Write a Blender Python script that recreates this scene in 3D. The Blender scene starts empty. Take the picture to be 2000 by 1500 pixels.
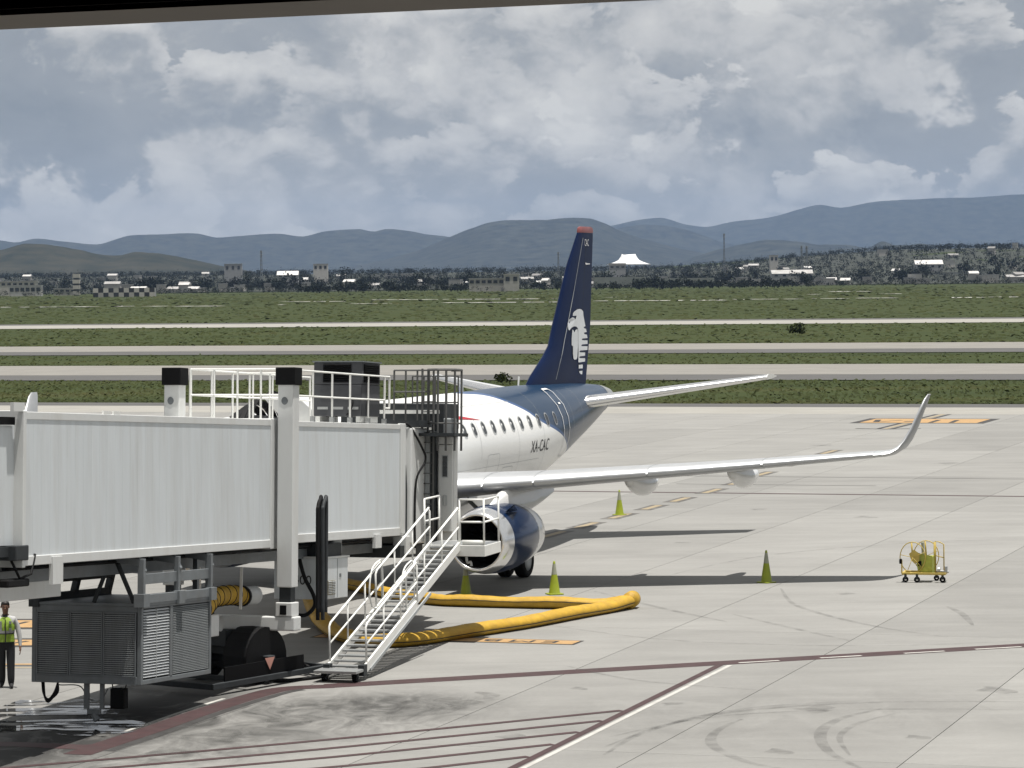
import bpy, math, random
import numpy as np
from mathutils import Matrix, Vector

random.seed(7)
rng = np.random.default_rng(7)
SC = bpy.context.scene
COL = SC.collection
R = math.radians

# ------------------------------------------------------------------ camera
CAM_H, FPX, V0, ROLL = 8.63, 6000.0, 543.0, -0.0119      # eye height, focal length and horizon in photo pixels
PIT = math.atan((750 - V0) / FPX)
FW = Vector((0, math.cos(PIT), -math.sin(PIT)))
_up = Vector((0, math.sin(PIT), math.cos(PIT)))
_rt = Vector((1, 0, 0))
RT = _rt * math.cos(ROLL) + _up * math.sin(ROLL)
UP = _rt * -math.sin(ROLL) + _up * math.cos(ROLL)
EYE = Vector((0, 0, CAM_H))
cam_d = bpy.data.cameras.new('camera')
cam_d.sensor_width = 36
cam_d.lens = FPX / 2000 * 36
cam_d.clip_start = 0.1
cam_d.clip_end = 80000
cam = bpy.data.objects.new('camera', cam_d)
COL.objects.link(cam)
cam.matrix_world = Matrix(((RT.x, UP.x, -FW.x, EYE.x), (RT.y, UP.y, -FW.y, EYE.y), (RT.z, UP.z, -FW.z, EYE.z), (0, 0, 0, 1)))
SC.camera = cam

# ------------------------------------------------------------------ sky, sun, exposure
TO_SUN = Vector((0.135, -0.075, 1.0)).normalized()
SUN_EL = math.asin(TO_SUN.z)
SUN_AZ = math.atan2(TO_SUN.x, TO_SUN.y)
SC.view_settings.view_transform = 'Standard'
SC.view_settings.look = 'None'
SC.view_settings.exposure = 0.36
SC.view_settings.gamma = 1.0
SC.view_settings.use_curve_mapping = False
sun_d = bpy.data.lights.new('sun', 'SUN')
sun_d.energy = 5.0
sun_d.angle = R(0.55)
sun_d.color = (1.0, 0.965, 0.91)
sun = bpy.data.objects.new('sun', sun_d)
COL.objects.link(sun)
sun.rotation_euler = TO_SUN.to_track_quat('Z', 'Y').to_euler()
sun.location = (0, 0, 60)

W = bpy.data.worlds.new('World')
SC.world = W
W.use_nodes = True
def build_world():
    nt = W.node_tree
    N, L = nt.nodes, nt.links
    N.clear()
    def n(t, **k):
        x = N.new(t)
        for a, b in k.items():
            setattr(x, a, b)
        return x
    def math_(op, a, b=None, clamp=False):
        m = n('ShaderNodeMath', operation=op, use_clamp=clamp)
        for i, s in enumerate((a, b)):
            if s is None: continue
            if isinstance(s, (int, float)): m.inputs[i].default_value = s
            else: L.new(s, m.inputs[i])
        return m.outputs[0]
    def remap(x, a, b, c=0.0, d=1.0, smooth=True):
        r = n('ShaderNodeMapRange', interpolation_type='SMOOTHSTEP' if smooth else 'LINEAR'); L.new(x, r.inputs[0])
        for i, v in enumerate((a, b, c, d)): r.inputs[1 + i].default_value = v
        return r.outputs[0]
    out = n('ShaderNodeOutputWorld'); bg = n('ShaderNodeBackground')
    L.new(bg.outputs[0], out.inputs[0])
    sky = n('ShaderNodeTexSky', sky_type='NISHITA', sun_disc=False)
    sky.sun_elevation = SUN_EL; sky.sun_rotation = SUN_AZ; sky.altitude = 1900; sky.dust_density = 2.0
    skym = n('ShaderNodeMix', data_type='RGBA', blend_type='MULTIPLY'); skym.inputs[0].default_value = 1
    L.new(sky.outputs[0], skym.inputs[6]); skym.inputs[7].default_value = (.12, .12, .12, 1)
    tc = n('ShaderNodeTexCoord')
    def vec(off, zs):
        mp = n('ShaderNodeMapping'); mp.inputs['Location'].default_value = off; mp.inputs['Scale'].default_value = (1, 1, zs)
        L.new(tc.outputs['Generated'], mp.inputs[0]); return mp.outputs[0]
    def noise(v, scale, det, rough, dist=0.0):
        t = n('ShaderNodeTexNoise'); t.inputs['Scale'].default_value = scale; t.inputs['Detail'].default_value = det
        t.inputs['Roughness'].default_value = rough; t.inputs['Distortion'].default_value = dist
        L.new(v, t.inputs['Vector']); return t
    o = CLOUD_OFF
    base = vec(o, 1.7)
    big = noise(base, 6.5, 3, .5, .3).outputs['Fac']
    fine = noise(base, 70, 4, .62, .5).outputs['Fac']
    wisp = noise(base, 24, 4, .55, .6).outputs['Fac']
    layer = math_('ADD', math_('MULTIPLY', math_('SUBTRACT', big, .45), .5), math_('ADD', .26, math_('MULTIPLY', math_('SUBTRACT', wisp, .5), .6)))
    cur = layer
    # heaps of cumulus: crisp lit tops, soft grey bases, three sizes overlapping
    for k, (sc, dz, lo, hi, g, zs, dist) in enumerate(((9, .030, .47, .52, 3.0, 1.25, .15), (15, .018, .50, .545, 2.8, 1.35, .2), (30, .009, .515, .56, 2.2, 1.6, .2))):
        ok = (o[0] + 1.3 * k, o[1] - .7 * k, o[2] + .21 * k)
        d0 = noise(vec(ok, zs), sc, 6, .58, dist).outputs['Fac']
        d1 = noise(vec((ok[0] + .2 * dz, ok[1], ok[2] + dz * zs), zs), sc, 3, .5, dist).outputs['Fac']
        body = remap(math_('ADD', d0, math_('MULTIPLY', math_('SUBTRACT', big, .47), .35)), lo, hi)
        rel = math_('MULTIPLY', math_('SUBTRACT', d0, d1), g)
        soft = remap(math_('SUBTRACT', d0, d1), -.16, .04)          # bases melt into the layer behind
        lit = math_('ADD', math_('ADD', .60, rel), math_('MULTIPLY', math_('SUBTRACT', fine, .5), .30))
        mixf = n('ShaderNodeMix', data_type='FLOAT'); L.new(math_('MULTIPLY', math_('MULTIPLY', body, soft), (.95, .85, .75)[k]), mixf.inputs[0]); L.new(cur, mixf.inputs[2]); L.new(lit, mixf.inputs[3]); cur = mixf.outputs[0]
    sep = n('ShaderNodeSeparateXYZ'); L.new(tc.outputs['Generated'], sep.inputs[0])
    hz = remap(sep.outputs[2], .005, .05, .55, 1.0)
    bm = n('ShaderNodeMix', data_type='FLOAT'); L.new(hz, bm.inputs[0]); bm.inputs[2].default_value = .52; L.new(mixf.outputs[0], bm.inputs[3])
    ramp = n('ShaderNodeValToRGB'); L.new(bm.outputs[0], ramp.inputs[0])
    e = ramp.color_ramp.elements
    e[0].position = .10; e[0].color = (.35, .39, .43, 1)
    e[1].position = .98; e[1].color = (1.0, .99, .95, 1)
    for p, c in ((.34, (.47, .50, .53, 1)), (.52, (.56, .58, .595, 1)), (.70, (.78, .78, .77, 1))):
        x = e.new(p); x.color = c
    gap = remap(big, .24, .31)
    mx = n('ShaderNodeMix', data_type='RGBA'); L.new(gap, mx.inputs[0]); L.new(skym.outputs[2], mx.inputs[6]); L.new(ramp.outputs[0], mx.inputs[7])
    L.new(mx.outputs[2], bg.inputs[0]); bg.inputs[1].default_value = 0.57
CLOUD_OFF = (3.1, 1.7, 0.62)
build_world()
try:
    SC.cycles.use_denoising = True
    SC.cycles.max_bounces = 4
    SC.cycles.diffuse_bounces = 2
    SC.cycles.glossy_bounces = 2
    SC.cycles.caustics_reflective = False
    SC.cycles.caustics_refractive = False
    SC.cycles.volume_bounces = 0
    SC.cycles.transparent_max_bounces = 6
except Exception:
    pass

# ------------------------------------------------------------------ helpers
def ray(u, v):
    return FW + RT * ((u - 1000) / FPX) + UP * ((750 - v) / FPX)
def G(u, v, z=0.0):
    d = ray(u, v); return EYE + d * ((z - CAM_H) / d.z)
def PT(u, v, Y):
    d = ray(u, v); return EYE + d * (Y / d.y)

PH = R(18.5)                       # the apron grid, the taxiways and the terminal wall share this bearing
SP, CP = math.sin(PH), math.cos(PH)
def PQ(p, q, z=0.0):               # p: away from the terminal, q: along it
    return Vector((p * SP + q * CP, p * CP - q * SP, z))

class MB:
    def __init__(s, M=None):
        s.v, s.f, s.m = [], [], []
        s.M = M or Matrix.Identity(4)
    def add(s, vs, fs, mi=0):
        n = len(s.v)
        s.v += [tuple(s.M @ Vector(p)) for p in vs]
        s.f += [tuple(n + i for i in f) for f in fs]
        s.m += [mi] * len(fs)
        return s
    def box(s, x0, x1, y0, y1, z0, z1, mi=0):
        return s.add([(x0, y0, z0), (x1, y0, z0), (x1, y1, z0), (x0, y1, z0), (x0, y0, z1), (x1, y0, z1), (x1, y1, z1), (x0, y1, z1)],
                     [(0, 3, 2, 1), (4, 5, 6, 7), (0, 1, 5, 4), (1, 2, 6, 5), (2, 3, 7, 6), (3, 0, 4, 7)], mi)
    def bar(s, p, q, w, h=None, up=(0, 0, 1), mi=0):
        p, q = Vector(p), Vector(q); h = h or w
        d = (q - p).normalized(); u = Vector(up)
        if abs(d.dot(u)) > .98: u = Vector((0, 1, 0)) if abs(d.y) < .9 else Vector((1, 0, 0))
        r = d.cross(u).normalized() * (w / 2); u = r.cross(d).normalized() * (h / 2)
        vs = [p - r - u, p + r - u, p + r + u, p - r + u, q - r - u, q + r - u, q + r + u, q - r + u]
        return s.add(vs, [(0, 1, 2, 3), (7, 6, 5, 4), (0, 4, 5, 1), (1, 5, 6, 2), (2, 6, 7, 3), (3, 7, 4, 0)], mi)
    def tube(s, pts, r, n=8, closed=False, mi=0):
        pts = [Vector(p) for p in pts]; k = len(pts)
        rs = r if isinstance(r, (list, tuple)) else [r] * k
        vs, u = [], None
        for i, p in enumerate(pts):
            a = pts[(i - 1) % k] if (i or closed) else p
            b = pts[(i + 1) % k] if (i < k - 1 or closed) else p
            d = (b - a).normalized()
            if u is None:
                u = d.cross(Vector((0, 0, 1)))
                if u.length < .1: u = d.cross(Vector((1, 0, 0)))
            u = (u - d * u.dot(d)).normalized(); w = d.cross(u)
            vs += [p + (u * math.cos(2 * math.pi * j / n) + w * math.sin(2 * math.pi * j / n)) * rs[i] for j in range(n)]
        fs = []
        for i in range(k if closed else k - 1):
            o, o2 = i * n, ((i + 1) % k) * n
            fs += [(o + j, o + (j + 1) % n, o2 + (j + 1) % n, o2 + j) for j in range(n)]
        if not closed: fs += [tuple(range(n))[::-1], tuple(range((k - 1) * n, k * n))]
        return s.add(vs, fs, mi)
    def loft(s, rings, cap=True, mi=0):
        n = len(rings[0]); vs = [p for r in rings for p in r]; fs = []
        for i in range(len(rings) - 1):
            o, o2 = i * n, (i + 1) * n
            fs += [(o + j, o + (j + 1) % n, o2 + (j + 1) % n, o2 + j) for j in range(n)]
        if cap: fs += [tuple(range(n))[::-1], tuple(range((len(rings) - 1) * n, len(rings) * n))]
        return s.add(vs, fs, mi)
    def lathe(s, prof, n=32, origin=(0, 0, 0), axis='y', mi=0):
        rings = []
        o = Vector(origin)
        for a, r in prof:
            ring = []
            for j in range(n):
                t = 2 * math.pi * j / n
                c, q = r * math.cos(t), r * math.sin(t)
                ring.append(o + (Vector((c, a, q)) if axis == 'y' else Vector((a, c, q)) if axis == 'x' else Vector((c, q, a))))
            rings.append(ring)
        return s.loft(rings, cap=False, mi=mi)
    def prism(s, poly, z0, z1, mi=0):
        n = len(poly)
        vs = [(x, y, z0) for x, y in poly] + [(x, y, z1) for x, y in poly]
        return s.add(vs, [tuple(range(n))[::-1], tuple(range(n, 2 * n))] + [(i, (i + 1) % n, n + (i + 1) % n, n + i) for i in range(n)], mi)
    def mesh(s, name, mats, smooth=False):
        me = bpy.data.meshes.new(name); me.from_pydata(s.v, [], s.f)
        for m in (mats if isinstance(mats, (list, tuple)) else [mats]): me.materials.append(m)
        if any(s.m): me.polygons.foreach_set('material_index', s.m)
        if smooth: me.polygons.foreach_set('use_smooth', [True] * len(s.f))
        me.update(); return me
    def build(s, name, mats, parent=None, smooth=False, bevel=0, angle=None):
        o = bpy.data.objects.new(name, s.mesh(name, mats, smooth)); COL.objects.link(o)
        if parent is not None: o.parent = parent
        if bevel:
            b = o.modifiers.new('bevel', 'BEVEL'); b.width = bevel; b.segments = 2; b.limit_method = 'ANGLE'; b.angle_limit = R(40)
        if angle:
            b = o.modifiers.new('es', 'EDGE_SPLIT'); b.split_angle = R(angle)
        return o

def put(name, me, parent=None, loc=(0, 0, 0), rot=None):
    o = bpy.data.objects.new(name, me); COL.objects.link(o)
    o.location = loc
    if rot: o.rotation_euler = rot
    if parent is not None: o.parent = parent
    return o
def empty(name, M=None):
    o = bpy.data.objects.new(name, None); COL.objects.link(o); o.empty_display_size = .3
    if M is not None: o.matrix_world = M
    return o
def tag(o, label, cat, group=None):
    o['label'] = label; o['category'] = cat
    if group: o['group'] = group
    return o
def struct(o): o['kind'] = 'structure'; return o
def copy_tree(o, parent=None):
    c = o.copy(); COL.objects.link(c)
    if parent is not None: c.parent = parent
    for ch in list(o.children): copy_tree(ch, c)
    return c

# ------------------------------------------------------------------ materials
def mat(name, col, rough=.6, metal=0.0, var=0.0, vscale=3.0, bump=0.0, bscale=20.0, coat=0.0, dirt=None, dscale=1.2, damt=.35, stretch=None, spec=.5, objrand=0.0, world=False):
    m = bpy.data.materials.new(name); m.use_nodes = True
    nt = m.node_tree; N, L = nt.nodes, nt.links
    p = N['Principled BSDF']
    p.inputs['Base Color'].default_value = (*col, 1); p.inputs['Roughness'].default_value = rough
    p.inputs['Metallic'].default_value = metal; p.inputs['Coat Weight'].default_value = coat; p.inputs['Specular IOR Level'].default_value = spec
    p.inputs['Coat Roughness'].default_value = .06
    if var or dirt or bump or objrand:
        tc = N.new('ShaderNodeTexCoord'); mp = N.new('ShaderNodeMapping')
        L.new(N.new('ShaderNodeNewGeometry').outputs['Position'] if world else tc.outputs['Object'], mp.inputs[0])
        if stretch: mp.inputs['Scale'].default_value = stretch
        rgb = N.new('ShaderNodeRGB'); rgb.outputs[0].default_value = (*col, 1); cur = rgb.outputs[0]
        def noise(sc, det=6, ro=.6):
            t = N.new('ShaderNodeTexNoise'); t.inputs['Scale'].default_value = sc; t.inputs['Detail'].default_value = det; t.inputs['Roughness'].default_value = ro
            L.new(mp.outputs[0], t.inputs['Vector']); return t.outputs['Fac']
        def mulval(cur, fac, lo, hi, f0=.3, f1=.7):
            r = N.new('ShaderNodeMapRange'); L.new(fac, r.inputs[0])
            r.inputs[1].default_value = f0; r.inputs[2].default_value = f1; r.inputs[3].default_value = lo; r.inputs[4].default_value = hi
            h = N.new('ShaderNodeHueSaturation'); L.new(cur, h.inputs['Color']); L.new(r.outputs[0], h.inputs['Value']); return h.outputs[0]
        if objrand:
            oi = N.new('ShaderNodeObjectInfo'); cur = mulval(cur, oi.outputs['Random'], 1 - objrand, 1 + objrand, 0, 1)
        if var: cur = mulval(cur, noise(vscale), 1 - var, 1 + var)
        if dirt:
            r = N.new('ShaderNodeMapRange'); L.new(noise(dscale, 8, .65), r.inputs[0]); r.inputs[1].default_value = .45; r.inputs[2].default_value = .75; r.inputs[4].default_value = damt
            mx = N.new('ShaderNodeMix'); mx.data_type = 'RGBA'; L.new(r.outputs[0], mx.inputs[0]); L.new(cur, mx.inputs[6]); mx.inputs[7].default_value = (*dirt, 1); cur = mx.outputs[2]
        L.new(cur, p.inputs['Base Color'])
        if bump:
            b = N.new('ShaderNodeBump'); b.inputs['Strength'].default_value = bump; b.inputs['Distance'].default_value = .02
            L.new(noise(bscale, 4), b.inputs['Height']); L.new(b.outputs[0], p.inputs['Normal'])
    return m

M = {}
M['white'] = mat('white_paint', (.66, .67, .66), .42, var=.04, vscale=1.3, dirt=(.42, .40, .36), dscale=1.3, damt=.42, stretch=(1.6, 1.6, .4), world=True)
M['panel'] = mat('bridge_panel_paint', (.645, .68, .70), .40, var=.03, vscale=2.0, dirt=(.46, .45, .42), dscale=1.1, damt=.42, stretch=(2.6, 2.6, .28), objrand=.02, world=True)
M['rail'] = mat('white_rail_paint', (.78, .78, .75), .4, var=.05)
M['grey'] = mat('grey_steel_paint', (.155, .17, .18), .5, var=.12, vscale=4, dirt=(.10, .09, .08), damt=.4)
M['midgrey'] = mat('mid_grey_paint', (.36, .38, .385), .5, var=.08, vscale=3, dirt=(.2, .19, .17), damt=.3)
M['dark'] = mat('dark_grey_steel', (.034, .038, .041), .6, var=.15, vscale=5, spec=.25)
M['black'] = mat('black_rubber', (.007, .007, .0075), .7, var=.2, vscale=6, bump=.2, spec=.2)
M['blackcap'] = mat('black_cap_plastic', (.004, .004, .0045), .75, spec=.15)
M['cage'] = mat('weathered_grey_cage', (.10, .10, .098), .6, var=.15, vscale=6, spec=.3)
M['louvre'] = mat('pale_louvre_paint', (.52, .54, .55), .5, var=.06)
M['rtu'] = mat('charcoal_unit_paint', (.062, .064, .070), .55, var=.12, vscale=5, spec=.3)
M['galv'] = mat('galvanised_steel', (.42, .43, .43), .42, .7, var=.12, vscale=8)
M['alu'] = mat('bare_aluminium', (.48, .49, .50), .45, .6, var=.06, vscale=3)
M['polish'] = mat('polished_metal_lip', (.80, .80, .80), .22, .9, var=.05, vscale=5)
M['ac_white'] = mat('white_plane_paint', (.80, .80, .79), .22, coat=.5, var=.02, vscale=1.5, dirt=(.55, .53, .48), dscale=.7, damt=.2)
M['wing'] = mat('wing_grey_paint', (.40, .42, .43), .40, .2, coat=.1, var=.05, vscale=1.2)
M['navy'] = mat('navy_plane_paint', (.0035, .0115, .046), .42, spec=.12, var=.08, vscale=2)
M['engine_blue'] = mat('blue_cowl_paint', (.003, .014, .046), .22, spec=.32, coat=.15, var=.06, vscale=2)
M['red'] = mat('red_paint', (.42, .022, .035), .35, var=.1)
M['redtip'] = mat('faded_red_tip', (.22, .065, .065), .35, var=.2, vscale=3)
M['stripe_blue'] = mat('mid_blue_paint', (.03, .09, .28), .25, coat=.5, var=.05)
M['logo'] = mat('white_emblem_paint', (.62, .64, .66), .4, var=.05)
M['ink'] = mat('black_lettering', (.02, .02, .022), .5, var=.1)
M['whiteink'] = mat('white_lettering', (.75, .75, .75), .5, var=.05)
M['glass'] = mat('dark_glass', (.015, .018, .02), .08, var=.2, coat=.3)
M['yellow'] = mat('yellow_hose_fabric', (.46, .275, .020), .62, var=.12, vscale=5, dirt=(.20, .12, .03), dscale=3, damt=.45, bump=.5, bscale=14)
M['hoseblack'] = mat('black_seam_tape', (.02, .017, .012), .6, var=.1)
M['cone'] = mat('lime_cone_plastic', (.27, .32, .014), .45, var=.12, vscale=4, dirt=(.15, .14, .06), damt=.4)
M['conegrey'] = mat('grey_reflective_sleeve', (.30, .31, .24), .35, var=.12, vscale=6)
M['cart'] = mat('cart_yellow_paint', (.50, .37, .08), .5, var=.15, vscale=6, dirt=(.22, .17, .08), damt=.4)
M['cartcover'] = mat('lime_cart_cover', (.34, .36, .05), .55, var=.15, vscale=6, bump=.6, bscale=6)
M['tyre'] = mat('tyre_rubber', (.009, .009, .0095), .8, var=.2, bump=.3, spec=.2)
M['conc_base'] = mat('joint_filler', (.055, .052, .048), .8, var=.2)
M['signorange'] = mat('orange_ground_paint', (.38, .23, .095), .7, var=.18, vscale=3, dirt=(.30, .22, .14), dscale=2.5, damt=.6)
M['linered'] = mat('dark_red_ground_paint', (.044, .019, .020), .7, var=.25, vscale=2.5, dirt=(.05, .036, .034), dscale=2, damt=.6)
M['lineblack'] = mat('black_ground_paint', (.035, .033, .032), .75, var=.3, vscale=3)
M['linewhite'] = mat('white_ground_paint', (.44, .43, .40), .7, var=.12, vscale=3, dirt=(.27, .26, .24), dscale=2.2, damt=.6)
M['lineworn'] = mat('worn_black_ground_paint', (.085, .08, .075), .75, var=.35, vscale=2, dirt=(.22, .21, .19), dscale=2, damt=.6)
M['lineyellow'] = mat('yellow_ground_paint', (.27, .215, .13), .7, var=.15, vscale=3, dirt=(.34, .30, .25), dscale=2, damt=.6)
M['winframe'] = mat('black_window_frame', (.004, .004, .004), .6, var=.2)
M['winsoffit'] = mat('grey_window_soffit', (.26, .24, .225), .7, var=.08, vscale=4)

def concrete_mat(name, col, stains_and_shade=True, objrand=.085):
    m = bpy.data.materials.new(name); m.use_nodes = True
    nt = m.node_tree; N, L = nt.nodes, nt.links; p = N['Principled BSDF']; p.inputs['Roughness'].default_value = .82; p.inputs['Specular IOR Level'].default_value = .25
    geo = N.new('ShaderNodeNewGeometry')
    def mapping(sc, rot=0):
        mp = N.new('ShaderNodeMapping'); mp.inputs['Scale'].default_value = sc; mp.inputs['Rotation'].default_value = (0, 0, rot); L.new(geo.outputs['Position'], mp.inputs[0]); return mp.outputs[0]
    def noise(vec, sc, det=6, ro=.6, dist=0):
        t = N.new('ShaderNodeTexNoise'); t.inputs['Scale'].default_value = sc; t.inputs['Detail'].default_value = det; t.inputs['Roughness'].default_value = ro; t.inputs['Distortion'].default_value = dist
        L.new(vec, t.inputs['Vector']); return t.outputs['Fac']
    rgb = N.new('ShaderNodeRGB'); rgb.outputs[0].default_value = (*col, 1); cur = rgb.outputs[0]
    def mulval(cur, fac, f0, f1, lo, hi):
        r = N.new('ShaderNodeMapRange'); L.new(fac, r.inputs[0])
        for i, x in enumerate((f0, f1, lo, hi)): r.inputs[1 + i].default_value = x
        h = N.new('ShaderNodeHueSaturation'); L.new(cur, h.inputs['Color']); L.new(r.outputs[0], h.inputs['Value']); return h.outputs[0]
    oi = N.new('ShaderNodeObjectInfo'); cur = mulval(cur, oi.outputs['Random'], 0, 1, 1 - objrand, 1 + objrand)
    v1 = mapping((1, 1, 1)); v2 = mapping((.35, 1.6, 1), PH)
    cur = mulval(cur, noise(v1, .22, 8, .62, .4), .3, .7, .91, 1.07)
    cur = mulval(cur, noise(v2, .55, 8, .66, .6), .35, .7, .90, 1.06)
    cur = mulval(cur, noise(v1, 9, 5, .7), .3, .7, .95, 1.04)
    if stains_and_shade:
        # dark scrubbed rubber where the bridge wheels turn, near the foot of the stairs; tunnel shade is painted in too
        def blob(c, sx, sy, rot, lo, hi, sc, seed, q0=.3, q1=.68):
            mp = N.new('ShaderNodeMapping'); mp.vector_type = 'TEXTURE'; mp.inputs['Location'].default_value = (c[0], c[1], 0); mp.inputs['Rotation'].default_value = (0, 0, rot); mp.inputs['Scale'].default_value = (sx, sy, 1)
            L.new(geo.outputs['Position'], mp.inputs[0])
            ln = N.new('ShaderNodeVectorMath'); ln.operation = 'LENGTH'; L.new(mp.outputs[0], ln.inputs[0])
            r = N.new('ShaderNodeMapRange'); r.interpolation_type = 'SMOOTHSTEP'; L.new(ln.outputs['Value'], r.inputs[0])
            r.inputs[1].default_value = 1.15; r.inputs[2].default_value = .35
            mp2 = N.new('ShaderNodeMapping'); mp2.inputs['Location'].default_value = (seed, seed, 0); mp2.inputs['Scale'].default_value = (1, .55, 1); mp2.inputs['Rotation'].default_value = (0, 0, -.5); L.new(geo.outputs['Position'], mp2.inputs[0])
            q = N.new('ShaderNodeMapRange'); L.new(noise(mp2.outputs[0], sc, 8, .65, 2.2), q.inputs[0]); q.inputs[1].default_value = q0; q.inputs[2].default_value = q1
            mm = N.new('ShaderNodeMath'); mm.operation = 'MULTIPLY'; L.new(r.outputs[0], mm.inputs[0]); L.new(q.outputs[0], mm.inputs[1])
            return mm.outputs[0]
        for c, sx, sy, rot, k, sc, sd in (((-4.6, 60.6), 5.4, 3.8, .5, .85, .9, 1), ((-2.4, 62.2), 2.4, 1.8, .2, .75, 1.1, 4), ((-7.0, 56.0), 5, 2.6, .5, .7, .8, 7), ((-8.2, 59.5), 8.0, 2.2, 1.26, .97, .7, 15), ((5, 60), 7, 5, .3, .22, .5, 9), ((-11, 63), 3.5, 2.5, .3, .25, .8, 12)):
            f = blob(c, sx, sy, rot, 0, 1, sc, sd, *((.2, .5) if sd == 15 else (.3, .68)))  # near-even blob under the tunnel: wet staining plus deep shade painted into the colour
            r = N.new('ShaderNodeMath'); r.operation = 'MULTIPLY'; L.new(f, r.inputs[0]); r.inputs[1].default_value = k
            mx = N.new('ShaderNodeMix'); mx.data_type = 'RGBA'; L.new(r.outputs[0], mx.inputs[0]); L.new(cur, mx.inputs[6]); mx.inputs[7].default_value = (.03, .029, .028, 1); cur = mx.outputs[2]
    L.new(cur, p.inputs['Base Color'])
    b = N.new('ShaderNodeBump'); b.inputs['Strength'].default_value = .25; b.inputs['Distance'].default_value = .01; L.new(noise(v1, 30, 4), b.inputs['Height']); L.new(b.outputs[0], p.inputs['Normal'])
    return m
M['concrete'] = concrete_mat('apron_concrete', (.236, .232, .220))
M['taxi'] = concrete_mat('taxiway_concrete', (.212, .202, .184), False, 0)
M['asphalt'] = concrete_mat('shoulder_asphalt', (.092, .090, .088), False, 0)
M['strip'] = concrete_mat('edge_concrete', (.285, .275, .250), False, 0)

def grass_mat(name, a, b, c, island=False):
    m = bpy.data.materials.new(name); m.use_nodes = True
    nt = m.node_tree; N, L = nt.nodes, nt.links; p = N['Principled BSDF']; p.inputs['Roughness'].default_value = .75; p.inputs['Specular IOR Level'].default_value = .15
    geo = N.new('ShaderNodeNewGeometry')
    def noise(sc, scale, det, seed=0):
        mp = N.new('ShaderNodeMapping'); mp.inputs['Scale'].default_value = sc; mp.inputs['Location'].default_value = (seed, 0, 0); mp.inputs['Rotation'].default_value = (0, 0, PH); L.new(geo.outputs['Position'], mp.inputs[0])
        t = N.new('ShaderNodeTexNoise'); t.inputs['Scale'].default_value = scale; t.inputs['Detail'].default_value = det; t.inputs['Roughness'].default_value = .65; L.new(mp.outputs[0], t.inputs['Vector']); return t.outputs['Fac']
    r = N.new('ShaderNodeValToRGB'); e = r.color_ramp.elements
    e[0].position = .28; e[0].color = (*a, 1); e[1].position = .74; e[1].color = (*c, 1); x = e.new(.5); x.color = (*b, 1)
    L.new(noise((.35, 1.3, 1), .06, 7), r.inputs[0])
    h = N.new('ShaderNodeHueSaturation'); L.new(r.outputs[0], h.inputs['Color'])
    q = N.new('ShaderNodeMapRange')
    L.new(geo.outputs['Random Per Island'] if island else noise((.6, 1.5, 1), .45, 8, 9), q.inputs[0])
    q.inputs[1].default_value = 0 if island else .3; q.inputs[2].default_value = 1 if island else .7; q.inputs[3].default_value = .90; q.inputs[4].default_value = 1.10
    L.new(q.outputs[0], h.inputs['Value']); L.new(h.outputs[0], p.inputs['Base Color'])
    return m
M['grass'] = grass_mat('grass_ground', (.018, .027, .004), (.027, .038, .005), (.044, .046, .011))
M['blade'] = grass_mat('grass_blades', (.018, .025, .005), (.028, .036, .007), (.046, .045, .013), True)

# ------------------------------------------------------------------ ground, taxiways
def terrain_z(x, y):
    t = np.clip((y - 2600) / 1700.0, 0, 1)
    z = 17 * t * t * (3 - 2 * t)
    u = np.clip((x - 180) / 380.0, 0, 1)
    z = z + 24 * u * u * (3 - 2 * u) * np.clip((y - 2600) / 900.0, 0, 1)
    return z
def make_ground():
    xs = np.concatenate([np.linspace(-15000, -2000, 8), np.linspace(-1600, 1600, 65), np.linspace(2000, 15000, 8)])
    ys = np.concatenate([np.linspace(-400, 2400, 15), np.linspace(2500, 5000, 26), np.linspace(6000, 29000, 12)])
    X, Y = np.meshgrid(xs, ys)
    Z = terrain_z(X, Y) - .06
    v = np.stack([X, Y, Z], -1).reshape(-1, 3)
    w = len(xs); f = [(j * w + i, j * w + i + 1, (j + 1) * w + i + 1, (j + 1) * w + i) for j in range(len(ys) - 1) for i in range(w - 1)]
    me = bpy.data.meshes.new('ground'); me.from_pydata([tuple(p) for p in v], [], f); me.materials.append(M['grass'])
    o = bpy.data.objects.new('ground', me); COL.objects.link(o); return struct(o)
make_ground()
def town_ground():
    xs = np.linspace(-1500, 1500, 41); ys = np.linspace(2420, 4600, 24); X, Y = np.meshgrid(xs, ys); Z = terrain_z(X, Y) + .4 + .5 * np.sin(X * .05) * np.sin(Y * .04)
    Y[0] += 60 * np.sin(X[0] * .011) + 25 * np.sin(X[0] * .047)
    w = len(xs); f = [(j * w + i, j * w + i + 1, (j + 1) * w + i + 1, (j + 1) * w + i) for j in range(len(ys) - 1) for i in range(w - 1)]
    me = bpy.data.meshes.new('town_ground'); me.from_pydata([tuple(p) for p in np.stack([X, Y, Z], -1).reshape(-1, 3)], [], f); me.materials.append(mat('dark_town_soil', (.022, .026, .017), .9, var=.4, vscale=.02))
    o = bpy.data.objects.new('town_ground', me); COL.objects.link(o); return struct(o)
town_ground()
def sheet(name, p0, p1, q0, q1, z, m, parent=None):
    mb = MB(); mb.add([PQ(p0, q0, z), PQ(p0, q1, z), PQ(p1, q1, z), PQ(p1, q0, z)], [(0, 3, 2, 1)][::1])
    mb.f = [(3, 2, 1, 0)]
    # keep the face pointing up
    a, b, c = (Vector(mb.v[i]) for i in mb.f[0][:3])
    if (b - a).cross(c - b).z < 0: mb.f = [(0, 1, 2, 3)]
    return mb.build(name, m, parent)
def strip(name, p0, p1, m, z=-.03): return struct(sheet(name, p0, p1, -900, 700, z, m))
strip('taxiway', 259.6, 289.6, M['taxi'], .01)
strip('taxiway_shoulder', 246.3, 259.6, M['asphalt'], .0)
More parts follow.
